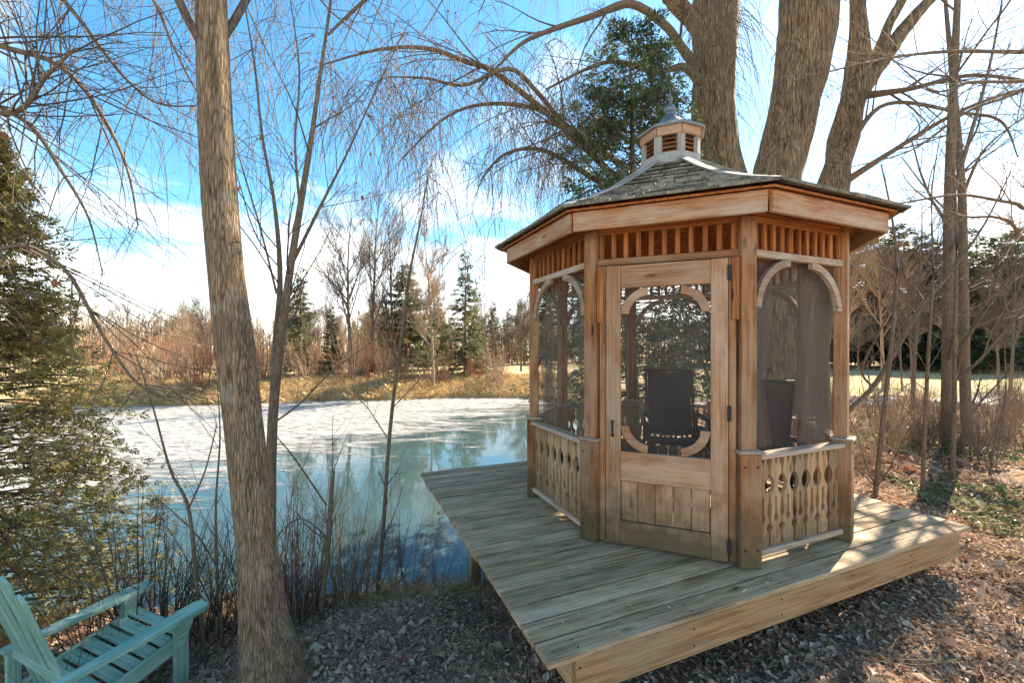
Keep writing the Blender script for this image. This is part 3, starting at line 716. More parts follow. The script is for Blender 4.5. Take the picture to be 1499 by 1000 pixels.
px_tree('sapling', 'thin forked sapling at the bank beside the teal chair', 'sapling', [
    [(300, 960, .016), (288, 860, .014), (276, 745, .012), (250, 690, .009), (225, 600, .006), (200, 520, .004)], [(276, 745, .008), (300, 690, .006), (318, 620, .004)]], 3.3, kids=6, klen=(.2, .6))
px_tree('sapling', 'short leaning sapling between the straight trunk and the chair', 'sapling', [
    [(325, 940, .014), (318, 840, .012), (316, 740, .009), (322, 640, .006), (318, 560, .003)], [(318, 830, .008), (285, 780, .006), (230, 730, .004)]], 3.5, kids=6, klen=(.2, .6))
px_tree('broken_sapling', 'snapped grey sapling stub among bank twigs', 'sapling', [[(470, 900, .026), (480, 800, .023), (486, 710, .02), (488, 690, .012)], [(478, 740, .009), (430, 670, .007), (405, 640, .004)], [(482, 790, .008), (440, 760, .006), (400, 790, .004)]], 3.7, kids=5, klen=(.2, .6))
# right-hand trees
px_tree('tree', 'paired slim trunk with grey bark, thicker one, right of gazebo', 'tree', [[(1386, 668, .10), (1388, 560, .092), (1389, 430, .085), (1390, 280, .075), (1396, 120, .06), (1404, -60, .04), (1410, -300, .02)], [(1390, 300, .04), (1420, 200, .03), (1450, 90, .02), (1470, -20, .01)]], 7.6, 'bark_sap', kids=14, klen=(.8, 2.0), lv=2)
px_tree('tree', 'paired slim trunk with warm tan bark, thinner one, right of gazebo', 'tree', [[(1416, 650, .085), (1412, 540, .08), (1410, 400, .072), (1408, 280, .062), (1398, 150, .05), (1384, 0, .03), (1370, -200, .015)], [(1408, 290, .03), (1440, 220, .02), (1499, 170, .012)]], 8.2, 'bark_sap', kids=14, klen=(.8, 2.0), lv=2)
px_tree('sapling', 'straight thin sapling just behind the deck by the gazebo post', 'sapling', [[(1281, 728, .028), (1292, 620, .025), (1303, 520, .022), (1313, 400, .018), (1306, 320, .012), (1290, 240, .007)]], 5.2, kids=14, klen=(.4, 1.2), lv=2)
px_tree('sapling', 'dark thin sapling behind the deck beyond the first one', 'sapling', [[(1350, 735, .025), (1354, 620, .022), (1360, 500, .018), (1366, 400, .013), (1364, 280, .008), (1380, 180, .004)]], 5.4, kids=12, klen=(.3, 1.0), lv=2)
px_tree('sapling', 'thin sapling standing before the paired slim trunks', 'sapling', [[(1394, 714, .028), (1397, 600, .026), (1398, 480, .022), (1400, 330, .017), (1392, 200, .01), (1380, 60, .005)]], 5.9, kids=14, klen=(.4, 1.2), lv=2)
px_tree('sapling', 'short bent sapling rising from green ground cover', 'sapling', [[(1448, 705, .016), (1458, 640, .013), (1472, 580, .01), (1470, 500, .005)]], 5.9, kids=6, klen=(.2, .6))
px_tree('arching_tree', 'brown curved limb arching up from behind the gazebo railing', 'tree', [[(1228, 640, .034), (1242, 602, .03), (1277, 568, .03), (1310, 515, .029), (1349, 448, .024), (1387, 405, .018), (1440, 330, .012), (1480, 250, .006)], [(1277, 566, .018), (1262, 540, .013), (1290, 480, .009), (1310, 420, .004)]], 5.6, kids=12, klen=(.4, 1.1), lv=2)

def limb_set(out_main, out_tw, ctrl, n=30, kids=14, klen=(.5, 1.4), lv=3, down=-.02, sides=7, ang=(25, 65)):
    sm = smooth_line(ctrl, n); out_main.append(([Vector(a[:3]) for a in sm], [max(.002, a[3]) for a in sm], sides))
    for _ in range(kids):
        i = random.randint(3, n - 1); d = (Vector(sm[i][:3]) - Vector(sm[i - 1][:3])).normalized(); axx = d.cross(rv()).normalized()
        grow(out_tw, sm[i][:3], Matrix.Rotation(R_(random.uniform(*ang)), 3, axx) @ d, random.uniform(*klen), max(.003, sm[i][3] * .45), 1, lv, down, .28, (2, 5))
def PY(lst): return [(*P(a, b_, Y), r_) for a, b_, Y, r_ in lst]
# tree off the left edge whose limbs hang into the picture
base = Vector((-5.4, 3.1, gz(-5.4, 3.1))); t = tree_obj('overhanging_tree', 'bare tree beyond the cedar, its drooping limbs hanging over the pond', 'tree', base)
mn, tw = [], []
limb_set(mn, tw, [(-5.4, 3.1, base.z - .1, .16), (-5.45, 3.15, .6, .14), (-5.3, 3.2, 2.0, .12), (-5.35, 3.3, 3.6, .09), (-5.2, 3.4, 5.2, .05), (-5.0, 3.4, 6.6, .02)], kids=6)
for L_ in ([(-300, -80, 3.3, .05), (-120, 20, 3.3, .042), (3, 67, 3.3, .03), (73, 88, 3.3, .026), (123, 130, 3.3, .022), (167, 200, 3.4, .017), (190, 260, 3.4, .013), (202, 330, 3.4, .008)],
           [(-320, 260, 3.2, .05), (-100, 380, 3.2, .04), (0, 364, 3.1, .022), (45, 362, 3.1, .02), (100, 400, 3.1, .019), (150, 490, 3.2, .016), (200, 560, 3.2, .012), (250, 588, 3.3, .006)],
           [(-350, -300, 3.6, .06), (-100, -180, 3.6, .045), (40, -60, 3.7, .03), (110, 20, 3.7, .024), (180, 110, 3.8, .018), (230, 150, 3.8, .013), (285, 155, 3.8, .006)],
           [(-300, -200, 4.2, .06), (0, -250, 4.2, .045), (150, -120, 4.3, .03), (225, 0, 4.3, .022), (255, 70, 4.3, .016), (300, 150, 4.4, .01), (380, 230, 4.4, .005)],
           [(-200, 60, 3.0, .04), (0, 165, 3.0, .026), (70, 108, 3.0, .018), (110, 70, 3.0, .009)],
           [(-250, 100, 3.8, .05), (-50, 140, 3.8, .035), (40, 180, 3.9, .026), (90, 250, 3.9, .02), (130, 320, 4.0, .012), (150, 400, 4.0, .006)],
           [(-400, -400, 4.8, .06), (0, -380, 4.8, .05), (250, -260, 4.8, .035), (400, -120, 4.9, .025), (470, 0, 4.9, .015), (540, 60, 5, .006)]):
    limb_set(mn, tw, [(*q_[:3], q_[3] * .72) for q_ in PY(L_)], 30, 30, (.5, 1.5), 3, -.02)
add_wood(mn, tw, 'bark_sap', 'twig', t, base); leaves_on(tw, 10, .06, base, t)

base = Vector((7.5, 3.2, gz(7.5, 3.2))); t = tree_obj('overhanging_tree', 'bare tree right of the deck reaching thin limbs over the gazebo roof', 'tree', base)
mn, tw = [], []
limb_set(mn, tw, [(7.5, 3.2, base.z - .1, .15), (7.45, 3.2, 1.2, .13), (7.55, 3.25, 2.8, .11), (7.4, 3.3, 4.4, .08), (7.5, 3.4, 6.0, .05), (7.6, 3.5, 7.4, .02)], kids=5)
for L_ in ([(2100, -60, 3.45, .04), (1600, 70, 4.6, .03), (1499, 75, 4.6, .022), (1383, 75, 4.7, .017), (1283, 88, 4.8, .012), (1160, 118, 5, .006)],
           [(2100, -20, 3.45, .035), (1560, 105, 4.4, .022), (1499, 118, 4.4, .018), (1420, 120, 4.4, .014), (1360, 130, 4.5, .009), (1270, 50, 4.6, .004)],
           [(2100, 80, 3.45, .04), (1600, 60, 4.4, .025), (1499, 130, 4.4, .017), (1416, 163, 4.5, .013), (1333, 220, 4.6, .009), (1233, 247, 4.7, .005)],
           [(2100, 180, 3.45, .04), (1560, 300, 4.2, .022), (1480, 296, 4.1, .016), (1400, 285, 4.0, .012), (1290, 300, 3.8, .007), (1180, 288, 3.6, .004)],
           [(2100, 260, 3.45, .04), (1560, 360, 4.3, .022), (1470, 320, 4.3, .014), (1390, 310, 4.3, .01), (1320, 230, 4.4, .005)]):
    limb_set(mn, tw, PY(L_), 26, 18, (.35, 1.1), 3, .0)
add_wood(mn, tw, 'bark_sap', 'twig_tan', t, base)

# ------------------------------------------------------------------ willow behind the gazebo
Yw = 9.0; base = Vector((5.6, 9.0, gz(5.6, 9.0)))
t = tree_obj('willow_tree', 'huge old willow with three leaning trunks and hanging strands behind the gazebo', 'tree', base)
mn, tw = [], []; k_ = Yw / F
def wl(lst, S=20, n=40):
    sm = smooth_line([(*P(a, b_, Y), r_ * Y / F * math.cos(math.atan((min(a, 1500) - 749.5) / F))) for a, b_, Y, r_ in lst], n); return ([Vector(a[:3]) for a in sm], [a[3] for a in sm], S)
wb = [(1130, 640, 9.0, 75)]
def knobby(tb):
    return tb
mn.append(wl([(1128, 660, 9.0, 62), (1115, 520, 9.0, 52), (1095, 400, 8.9, 42), (1070, 300, 8.8, 38), (1052, 230, 8.7, 33), (1044, 160, 8.6, 32), (1046, 80, 8.5, 33), (1049, 0, 8.5, 34), (1048, -150, 8.4, 33), (1040, -400, 8.3, 24), (1060, -800, 8, 12)]))
mn.append(wl([(1142, 660, 9.1, 66), (1132, 480, 9.2, 50), (1130, 330, 9.3, 42), (1138, 260, 9.3, 38), (1156, 180, 9.3, 38), (1174, 100, 9.3, 42), (1184, 0, 9.3, 46), (1192, -150, 9.3, 40), (1210, -400, 9.3, 28), (1250, -800, 9, 12)]))
mn.append(wl([(1150, 660, 9.2, 60), (1180, 480, 9.4, 36), (1205, 340, 9.6, 27), (1222, 260, 9.7, 24), (1240, 180, 9.8, 22), (1254, 120, 9.8, 22), (1258, 40, 9.8, 15), (1255, -60, 9.8, 12), (1262, -300, 9.8, 8)]))
mn.append(wl([(1250, 150, 9.8, 17), (1285, 95, 9.8, 14), (1330, 35, 9.8, 12), (1375, -20, 9.8, 10), (1450, -140, 9.8, 6)]))
mn.append(wl([(1280, 100, 9.8, 11), (1300, 40, 9.9, 9), (1325, -30, 9.9, 8), (1340, -200, 9.9, 5)]))
mn.append(wl([(1046, 75, 8.5, 15), (1015, 35, 8.4, 13), (985, 0, 8.3, 12), (950, -60, 8.1, 10), (900, -160, 7.8, 9)]))
strand_src = []
def limb(l, kids=10):
    a = wl(l, 8, 34); mn.append(a); strand_src.append(a); cnt0 = len(tw)
    for _ in range(kids):
        i = random.randint(6, 33); d = (a[0][i] - a[0][i - 1]).normalized(); axx = d.cross(rv()).normalized()
        grow(tw, a[0][i], Matrix.Rotation(R_(random.uniform(25, 60)), 3, axx) @ d, random.uniform(.7, 2.0), max(.004, a[1][i] * .36), 1, 3, -.03, .28, (2, 4))
limb([(1030, 110, 8.5, 10), (1002, 75, 8.2, 7), (974, 37, 8, 6), (923, 5, 7.8, 5.5), (867, 23, 7.6, 4.5), (797, 47, 7.4, 3.5), (755, 70, 7.2, 2.5), (700, 130, 7, 1.2)])
limb([(1032, 130, 8.5, 9), (1002, 98, 8.2, 6), (960, 105, 8, 4), (890, 90, 7.6, 3), (800, 130, 7.2, 1.5)])
limb([(1040, 330, 8.6, 10), (960, 300, 8.2, 7), (905, 262, 8, 5), (820, 182, 7.6, 4.5), (727, 107, 7.2, 4), (680, 89, 7, 3.6), (624, 70, 6.8, 3), (554, 72, 6.6, 2.2), (470, 95, 6.4, 1)], 16)
limb([(1040, 320, 8.6, 8), (930, 255, 8, 4.5), (834, 187, 7.6, 3.6), (787, 135, 7.3, 3.3), (746, 100, 7.1, 3), (680, 124, 6.9, 2.4), (624, 114, 6.7, 1.8), (570, 112, 6.5, 1)], 14)
limb([(1040, 330, 8.6, 8), (910, 240, 8, 4.5), (830, 187, 7.7, 4), (783, 158, 7.5, 3.4), (710, 152, 7.2, 2.6), (652, 172, 7, 1.8), (590, 230, 6.8, 1)], 14)
limb([(1040, 360, 8.7, 8), (940, 300, 8, 5), (870, 262, 7.6, 4), (797, 220, 7.3, 3), (740, 225, 7, 2.2), (705, 262, 6.9, 1.2)], 12)
limb([(1045, -60, 8.4, 14), (960, -140, 7.8, 9), (830, -160, 7.2, 7), (680, -90, 6.6, 5), (560, -20, 6.2, 3.5), (480, 50, 6, 2)], 14)
limb([(1045, -120, 8.4, 14), (900, -260, 7.4, 9), (700, -260, 6.6, 7), (520, -180, 6, 5), (380, -80, 5.6, 3), (300, 20, 5.4, 1.5)], 14)
limb([(1190, -60, 9.3, 16), (1280, -160, 8.6, 10), (1400, -140, 8, 7), (1520, -40, 7.4, 5), (1600, 60, 7, 3)], 16)
limb([(1260, 140, 9.8, 8), (1330, 130, 9, 5), (1420, 110, 8.4, 4), (1520, 120, 8, 2.5)], 14)
limb([(1215, 280, 9.7, 8), (1300, 225, 9, 5), (1400, 165, 8.4, 4), (1499, 130, 8, 3), (1600, 120, 7.6, 2)], 14)
limb([(1225, 250, 9.7, 7), (1290, 155, 9, 4), (1410, 165, 8.4, 3.5), (1466, 178, 8, 2.5), (1490, 230, 7.8, 1.2)], 12)
limb([(1150, -20, 9.3, 14), (1130, -160, 8.4, 9), (1090, -200, 7.6, 6), (1060, -140, 7, 4), (1050, -20, 6.8, 2)], 10)
# hanging strands
st = []
def strand(p0, L_, sway):
    if p0[0] > 6.9 and random.random() < .93: return
    n = 8; d = Vector((sway[0], sway[1], -.25)).normalized(); pp = Vector(p0); pts = [pp.copy()]
    for i in range(n - 1):
        d = (d + Vector((random.gauss(0, .10), random.gauss(0, .10), -.42))).normalized(); pp = pp + d * (L_ / (n - 1)); pts.append(pp.copy())
    r0 = random.uniform(.0036, .0058); st.append((pts, [r0 * (1 - .65 * i / (n - 1)) for i in range(n)], 3))
twt = [a for a in tw if len(a[0]) <= 5]
for _ in range(2900):
    a = random.choice(twt)[0]; strand(a[-1], random.uniform(.7, 2.4), (random.gauss(0, .6), random.gauss(0, .6)))
for a in strand_src:
    for _ in range(48): strand(a[0][random.randint(10, 33)], random.uniform(.6, 2.2), (random.gauss(0, .6), random.gauss(0, .6)))
for tb in mn[:3]:          # strands that hang down along the trunks
    for _ in range(150):
        i = random.randint(18, 34); an = random.uniform(math.pi * .9, math.pi * 2.1); rr = tb[1][i] * 1.06
        c = tb[0][i] + Vector((math.cos(an) * rr, math.sin(an) * rr, 0)); strand(c, random.uniform(.5, 1.8), (math.cos(an) * .5, math.sin(an) * .5))
def rough_trunk(tubes, nm, mat, parent, base, amp=.05):
    me = tubes_mesh(tubes, nm, base); co = np.empty(len(me.vertices) * 3, np.float32); me.vertices.foreach_get('co', co); co = co.reshape(-1, 3)
    co[:, :2] += (amp * np.stack([np.sin(co[:, 2] * 3.1 + co[:, 1] * 9), np.sin(co[:, 2] * 2.7 + co[:, 0] * 8)], -1)) * .5; co += NR.normal(0, .006, co.shape); me.vertices.foreach_set('co', co.ravel()); me.update()
    return mobj(nm, me, mat, parent, Matrix.Translation(base))
for ti, tb in enumerate(mn[:6]): rough_trunk([tb], 'trunk' if ti < 3 else 'limb', M['bark_willow'], t, base)
for tb in mn[6:]: add_tubes('limb', [tb], M['bark_sap'], t, base)
add_tubes('branches', tw, M['twig'], t, base)['kind'] = 'stuff'; add_tubes('hanging_strands', st, M['twig_willow'], t, base)['kind'] = 'stuff'

# ------------------------------------------------------------------ conifers
def cedar(name, label, base, H, rad_fn, n_br, mat, size, per=9, seed_dir=None, zmin=.05, nl=9):
    t = tree_obj(name, label, 'tree', base); trunk = [([base + Vector((0.03 * math.sin(i), .03 * math.cos(i * 1.7), H * i / 11 - .08)) for i in range(12)], [max(.008, .09 * H / 5 * (1 - i / 11.5)) for i in range(12)], 9)]
    cen, dr, br = [], [], []
    for _ in range(n_br):
        h = H * (zmin + (1 - zmin) * random.random() ** 1.15); an = random.uniform(0, 2 * math.pi); L_ = rad_fn(h / H) * random.uniform(.55, 1.1)
        d = Vector((math.cos(an), math.sin(an), random.uniform(-.1, .35))).normalized(); o_ = base + Vector((0, 0, h)); pts = [o_ + d * (L_ * f) + Vector((0, 0, -.22 * L_ * f * f)) for f in np.linspace(0, 1, 5)]
        br.append((pts, [.012 * (1 - .8 * f) for f in np.linspace(0, 1, 5)], 3))
        for _ in range(per):
            f = random.uniform(.3, 1.0); c = o_ + d * (L_ * f) + Vector((0, 0, -.22 * L_ * f * f)) + rv() * .09 * (1 + L_ * .6)
            cen.append(tuple(c - base)); dd = d + rv() * .7; dr.append((dd.x, dd.y, dd.z - .15))
    add_tubes('trunk', trunk, M['bark_sap'], t, base); add_tubes('branches', br, M['twig'], t, base)['kind'] = 'stuff'
    v, f = sprays(cen, dr, size, nl, .115, .3, .25); mobj('crown', mesh_np('crown', v, f), M[mat], t, Matrix.Translation(base)); return t
bx, by = -4.75, 3.75
cedar('cedar_tree', 'bushy olive-green cedar at the pond edge behind the teal chair', Vector((bx, by, gz(bx, by))), 4.5, lambda u: 1.6 * (1 - u) ** .8 + .08, 500, 'cedar_leaf', .10, 26, nl=11)
cedar('cedar_tree', 'loose dark green cedar with visible sky gaps directly behind gazebo', Vector((2.05, 7.3, gz(2.05, 7.3))), 7.8, lambda u: 1.9 * (1 - u) ** .3, 330, 'cedar_dark', .21, 15, zmin=.15)
def spruce_mesh(H, R0, dens, size, fullness=1.0, droop=.35):
    cen, dr, br = [], [], []
    z = .06 * H
    while z < H * .985:
        u = z / H; L0 = R0 * (1 - u) ** .85 * fullness + .06
        for k in range(random.randint(5, 8)):
            an = random.uniform(0, 2 * math.pi); L_ = L0 * random.uniform(.6, 1.15); d = Vector((math.cos(an), math.sin(an), .1 + .35 * u)); o_ = Vector((0, 0, z + random.uniform(-.1, .1)))
            def at(f): return o_ + d * (L_ * f) + Vector((0, 0, -droop * L_ * f * f + .12 * L_ * f ** 4))
            br.append(([at(f) for f in (0, .5, 1)], [.02, .012, .004], 3))
            for _ in range(max(2, int(L_ * dens))):
                f = random.uniform(.12, 1.0); c = at(f) + rv() * .05; cen.append(tuple(c)); s_ = random.choice((-1, 1))
                dd = d + Vector((-d.y, d.x, 0)) * s_ * random.uniform(.2, 1.2); dr.append((dd.x, dd.y, dd.z - random.uniform(.1, .6)))
        z += H * .026 * random.uniform(.7, 1.3)
    v, f = sprays(cen, dr, size, 6, .22, .6, .35)
    tr = tubes_mesh([([Vector((0, 0, H * i / 8 - .1)) for i in range(9)], [max(.01, H * .016 * (1 - i / 8.2)) for i in range(9)], 8)] + br, 'trunk')
    tr.materials.append(M['bark_sap']); return mesh_np('crown', v, f), tr
protos = [spruce_mesh(7, 1.7, 9, .30), spruce_mesh(7, 2.1, 12, .34, 1.1, .2), spruce_mesh(7, 1.3, 11, .26, 1.0, .1)]
pdark = []
for me, tr in protos:
    me.materials.append(M['spruce']); m2 = me.copy(); m2.materials.clear(); m2.materials.append(M['pine_dark']); pdark.append((m2, tr))
def conifer(px, top, Y, wscale, which, label, group=None, dark=False, name='spruce_tree', zb=None):
    x_ = (px - 749.5) / F * Y; g = gz(x_, Y); ztop = CAMZ + (HY - top) / F * Y; s = (ztop - g) / 7.0
    t = thing(name, label, 'tree', (x_, Y, g), group, random.uniform(0, 6.28)); WMx = WM[t.name] @ Matrix.Diagonal((s * wscale, s * wscale, s, 1))
    me, tr = (pdark if dark else protos)[which]; mobj('trunk', tr, None, t, WMx); mobj('crown', me, None, t, WMx)
conifer(681, 372, 26, 1.0, 0, 'pointed spruce with drooping tiers on the far bank')
conifer(594, 388, 28, 1.15, 1, 'broad dark spruce on far bank, left of the pointed one')
conifer(440, 392, 27, .95, 0, 'tall open spruce on the far bank behind the forked young tree')
conifer(486, 448, 25, 1.0, 2, 'small bright green conifer between two spruces on the far bank')
conifer(640, 440, 33, 1.0, 1, 'low bushy conifer filling the gap between two far spruces')
G2 = 'conifers along the distant tree line'
for px, top, Y in ((722, 440, 44), (745, 452, 46), (762, 436, 50), (540, 455, 50), (518, 470, 48), (250, 462, 70), (285, 455, 64), (190, 468, 66), (330, 465, 60), (700, 462, 42), (800, 430, 44), (850, 440, 46)):
    conifer(px, top, Y, random.uniform(.8, 1.2), random.choice((0, 1, 2)), 'small conifer in the distant tree line across the pond', G2)
G3 = 'dark evergreens beyond the lawn'
for px, top, Y in ((1235, 345, 40), (1270, 338, 36), (1315, 330, 38), (1350, 345, 34), (1385, 350, 40), (1430, 335, 36), (1465, 345, 33), (1500, 330, 36), (1545, 320, 34), (1180, 350, 42), (1120, 360, 44), (1060, 370, 42), (1410, 370, 30), (1600, 300, 33)):
    conifer(px, top, Y, 1.35, random.choice((0, 1, 1)), 'tall dark evergreen in the row beyond the lawn', G3, True, 'evergreen_tree')

# ------------------------------------------------------------------ bare trees and shrubs farther off
def bare_proto(H, n1, maxl, spread, r0, seg=9):
    tb = []; grow(tb, (0, 0, -.1), (random.uniform(-.05, .05), 0, 1), H, r0, 0, maxl, .05, .10, (n1, n1 + 4), (20, spread), (.28, .5), seg, .12, 7, .25)
    return tubes_mesh(tb, 'branches')
bprot = [bare_proto(8, 20, 3, 50, .10), bare_proto(8, 24, 3, 60, .11), bare_proto(8, 16, 3, 38, .08)]
BM = {}
def bare(px, top, Y, which, label, group=None, mat='twig', w=1.0):
    x_ = (px - 749.5) / F * Y; g = gz(x_, Y); s = (CAMZ + (HY - top) / F * Y - g) / 8.0
    key = (which, mat)
    if key not in BM: me = bprot[which].copy(); me.materials.append(M[mat]); BM[key] = me
    t = thing('bare_tree', label, 'tree', (x_, Y, g), group, random.uniform(0, 6.28)); mobj('trunk', BM[key], None, t, WM[t.name] @ Matrix.Diagonal((s * w, s * w, s, 1)))
bare(512, 300, 25, 0, 'bare spreading tree on the far bank between the green conifers'); bare(543, 270, 26, 2, 'slim bare tree on the far bank, straight single stem'); bare(578, 300, 27, 2, 'slim bare tree in front of the broad dark spruce')
bare(635, 345, 22.6, 1, 'tan-stemmed bare tree at the far waterline before the spruces', None, 'twig_tan', .8)
G4 = 'bare trees of the distant wood'
for _ in range(80):
    px = random.choice((random.uniform(150, 800), random.uniform(150, 800), random.uniform(1230, 1550))); bare(px, random.uniform(425, 475), random.uniform(30, 55), random.randint(0, 2), 'leafless grey-brown tree in the distant wood', G4, random.choice(('twig', 'twig_tan', 'twig')), 1.1)
def shrub_proto(n, H, lv=2, lean=.5, r=.010):
    tb = []
    for _ in range(n):
        a = random.uniform(0, 6.28); q = random.uniform(0, .25); grow(tb, (math.cos(a) * q, math.sin(a) * q, -.04), (math.cos(a) * lean * random.random(), math.sin(a) * lean * random.random(), 1), H * random.uniform(.5, 1.1), r, 0, lv, .05, .22, (2, 5), (20, 50), (.35, .6), 5, .25, 3)
    return tubes_mesh(tb, 'stems')
sprot = [shrub_proto(26, 1.3, 2, .7), shrub_proto(20, 1.6, 2, .5), shrub_proto(14, 1.9, 2, .9)]
SM = {}
def shrub(x_, y_, s, which, mat, name, label, group):
    key = (which, mat)
    if key not in SM: me = sprot[which].copy(); me.materials.append(M[mat]); SM[key] = me
    t = mobj(name, SM[key], None, None, Matrix.Translation((x_, y_, gz(x_, y_))) @ Matrix.Rotation(random.uniform(0, 6.28), 4, 'Z') @ Matrix.Diagonal((s, s, s * random.uniform(.8, 1.2), 1))); tag(t, label, 'shrub', group)
for _ in range(110):
    px = random.uniform(150, 800); Y = random.uniform(22.6, 27) if px > 330 else random.uniform(20.2, 27); x_ = (px - 749.5) / F * Y
    if pond_dist(x_, Y) > .5: shrub(x_, Y, random.uniform(.8, 1.7), random.randint(0, 2), random.choice(('twig_red', 'twig_tan', 'twig_tan')), 'bank_shrub', 'leafless reddish shrub in the dry grass of the far bank', 'shrubs on the far bank')
for _ in range(95):
    Y = random.uniform(6.3, 13.0); px = random.uniform(1150, 1560); x_ = (px - 749.5) / F * Y
    if x_ > 4.0: shrub(x_, Y, random.uniform(.35, .8), random.randint(0, 2), random.choice(('twig_tan', 'twig', 'twig_tan')), 'undergrowth_shrub', 'leafless twiggy shrub in the undergrowth right of the gazebo', 'undergrowth shrubs right of the gazebo')
for px, Y, s in ((440, 3.95, .5), (470, 4.1, .6), (510, 4.3, .5), (530, 4.2, .45), (370, 3.9, .6), (250, 3.7, .6), (225, 3.4, .6), (150, 3.3, .6), (330, 3.9, .6), (690, 4.5, .3), (715, 4.4, .3), (640, 4.5, .3), (190, 3.2, .5), (100, 2.9, .5), (290, 3.6, .75), (430, 3.8, .8), (350, 3.8, .7), (400, 4.0, .75), (500, 4.2, .7), (455, 4.1, .55), (575, 4.4, .45), (600, 4.5, .4), (215, 3.5, .8)):
    x_ = (px - 749.5) / F * Y; shrub(x_, Y, s, random.randint(0, 2), random.choice(('twig', 'twig_tan', 'twig_red')), 'bank_twigs', 'small leafless twig clump on the near bank at the water edge', 'twig clumps on the near bank')

bw_ = []
for _ in range(3600):
    Y = random.uniform(40, 80); px = random.uniform(-200, 1900); x_ = (px - 749.5) / F * Y; g = gz(x_, Y); H = random.uniform(3.0, 6.5)
    grow(bw_, (x_, Y, g), (random.gauss(0, .1), random.gauss(0, .1), 1), H, .07, 0, 1, .03, .2, (4, 6), (15, 45), (.35, .6), 4, .25, 3)
o = mobj('distant_woodland', tubes_mesh(bw_, 'distant_woodland'), M['twig_tan']); o['kind'] = 'stuff'; tag(o, 'hazy brown band of leafless woodland along the horizon', 'woodland')
for _ in range(9):
    px = random.uniform(1215, 1540); bare(px, random.uniform(270, 420), random.uniform(11, 22), random.randint(0, 2), 'leafless young tree in the brush between gazebo and dark evergreens', 'young trees in the brush right of the gazebo', random.choice(('twig', 'twig_tan')), .8)
# ------------------------------------------------------------------ uncountable ground stuff
def scatter(n, xr, yr, cond):
    x_ = NR.uniform(*xr, n); y_ = NR.uniform(*yr, n); d = pond_dist(x_, y_); k = cond(x_, y_, d); return x_[k], y_[k]
def stuff(nm, me, mat, label, cat):
    o = mobj(nm, me, M[mat]); o['kind'] = 'stuff'; tag(o, label, cat); return o
def leaf_quads(x_, y_, size, lift, tiltv=.45, asp=.55):
    z_ = ground_z(x_, y_); n = len(x_); a = NR.uniform(0, 2 * np.pi, n); L_ = size * np.exp(NR.normal(-.1, .5, n))
    d = np.stack([np.cos(a), np.sin(a), NR.normal(0, tiltv, n)], -1); s = np.stack([-np.sin(a), np.cos(a), NR.normal(0, tiltv, n)], -1); c = np.stack([x_, y_, z_ + lift * NR.random(n)], -1)
    up = np.array([0, 0, 1.]) * (L_ * .22)[:, None]
    l = L_[:, None]; v = np.stack([c - d * l * .5, c + s * l * asp * .5 + up, c + d * l * .5, c - s * l * asp * .5 + up], 1).reshape(-1, 3)
    return v, np.arange(len(v)).reshape(-1, 4)
x1, y1 = scatter(150000, (-4.5, 6.5), (1.2, 6.8), lambda x, y, d: d > .02)
v, f = leaf_quads(x1, y1, .028, .03); stuff('leaf_litter', mesh_np('leaf_litter', v, f), 'litter', 'brown leaf litter covering the near ground around the deck', 'leaf litter')
x1, y1 = scatter(36000, (3.0, 14), (6.0, 15), lambda x, y, d: d > .4)
v, f = leaf_quads(x1, y1, .065, .05); stuff('far_leaf_litter', mesh_np('far_leaf_litter', v, f), 'litter', 'brown leaf litter under the undergrowth behind the gazebo', 'leaf litter')
nz = lambda x, y: np.sin(x * 1.7 + 1.3 * np.sin(y * 1.1)) + np.sin(y * 2.1 + x * .6)
x1, y1 = scatter(60000, (4.0, 11), (4.0, 9.5), lambda x, y, d: (nz(x, y) > -.5) & (x > 3.2 + .35 * y) & (NR.random(len(x)) < .75))
v, f = leaf_quads(x1, y1, .038, .07, .6, .7); stuff('ground_cover', mesh_np('ground_cover', v, f), 'cover', 'low green creeping ground cover among litter right of the deck', 'ground cover')
def blades(x_, y_, h, w, lean=.5):
    z_ = ground_z(x_, y_); n = len(x_); a = NR.uniform(0, 2 * np.pi, n); H = h * NR.uniform(.5, 1.3, n)[:, None]; s = np.stack([np.cos(a), np.sin(a), 0 * a], -1) * w; ln = np.stack([NR.normal(0, lean, n), NR.normal(0, lean, n), np.ones(n)], -1); c = np.stack([x_, y_, z_ - .02], -1)
    m_ = c + ln * H * .6; tp = c + ln * H * np.array([1.5, 1.5, .85]); v = np.stack([c - s, c + s, m_ + s * .8, tp, m_ - s * .8], 1).reshape(-1, 3); return v, np.arange(len(v)).reshape(-1, 5)
x1, y1 = scatter(70000, (-22, 4), (18.3, 27), lambda x, y, d: (d > .05) & (d < 4.5))
v, f = blades(x1, y1, .38, .011, .55); stuff('dry_grass', mesh_np('dry_grass', v, f), 'straw', 'golden dry grass along the far pond bank', 'grass')
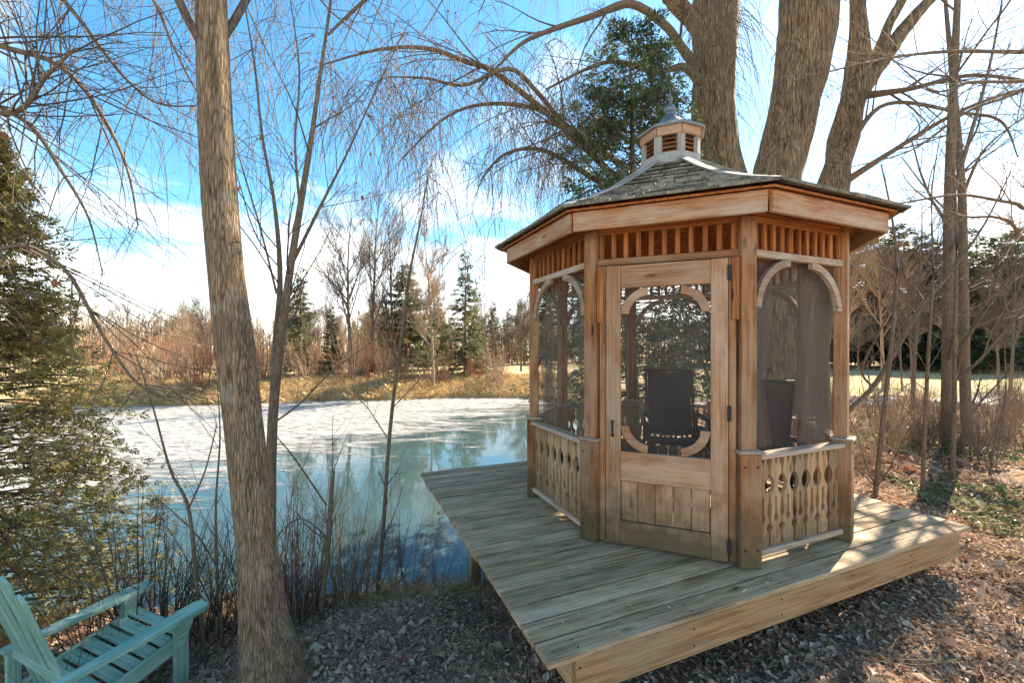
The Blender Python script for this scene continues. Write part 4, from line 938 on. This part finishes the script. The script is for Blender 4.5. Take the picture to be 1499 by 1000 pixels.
x1, y1 = scatter(22000, (-4.5, 1.0), (3.0, 5.2), lambda x, y, d: (d > -.02) & (d < .5) & (nz(x * 2, y) > -.2))
v, f = blades(x1, y1, .15, .0028, .8); stuff('shore_grass', mesh_np('shore_grass', v, f), 'straw', 'flattened straw grass along the near shoreline', 'grass')
x1, y1 = scatter(30000, (2.2, 12), (2.0, 12), lambda x, y, d: (d > .3) & (nz(x, y * 1.4) > .2))
v, f = blades(x1, y1, .075, .002, 1.2); stuff('fallen_straw', mesh_np('fallen_straw', v, f), 'straw', 'flattened straw stems strewn on the ground beside the deck', 'grass')
tws = []
xx, yy = scatter(2600, (-4, 6.5), (1.4, 7), lambda x, y, d: d > .1)
for a, b_ in zip(xx, yy):
    an = random.uniform(0, 6.28); L_ = random.uniform(.08, .5); g0 = gz(a, b_); pts = []; bend = random.gauss(0, .5)
    for i in range(4):
        q = an + bend * i / 3; a2 = a + math.cos(q) * L_ * i / 3; b2 = b_ + math.sin(q) * L_ * i / 3; pts.append(Vector((a2, b2, g0 + .025 + .05 * random.random() * i / 3)))
    tws.append((pts, [random.uniform(.0015, .004)] * 4, 3))
stuff('fallen_twigs', tubes_mesh(tws, 'fallen_twigs'), 'twig_tan', 'thin fallen twigs scattered over the leaf litter', 'twigs')

# bits of leaf and stem lying on the deck, outside the gazebo
dv, df = [], []
for _ in range(260):
    u, vv = random.uniform(.05, DL - .05), random.uniform(.05, DD - .05); c = dk(u, vv, .004)
    if (c - GC).length < GR + .06: continue
    a = random.uniform(0, 6.28); L_ = random.uniform(.006, .022); w_ = L_ * random.choice((.12, .12, .5)); d = Vector((math.cos(a), math.sin(a), 0)); q = Vector((-d.y, d.x, 0)); h = UP * random.uniform(.001, .006); i0 = len(dv)
    dv += [tuple(c - d * L_), tuple(c + q * w_ + h), tuple(c + d * L_ + h), tuple(c - q * w_)]; df.append((i0, i0 + 1, i0 + 2, i0 + 3))
stuff('deck_debris', mesh_np('deck_debris', dv, df), 'litter', 'small dry leaf bits and stems lying on the deck boards', 'debris')
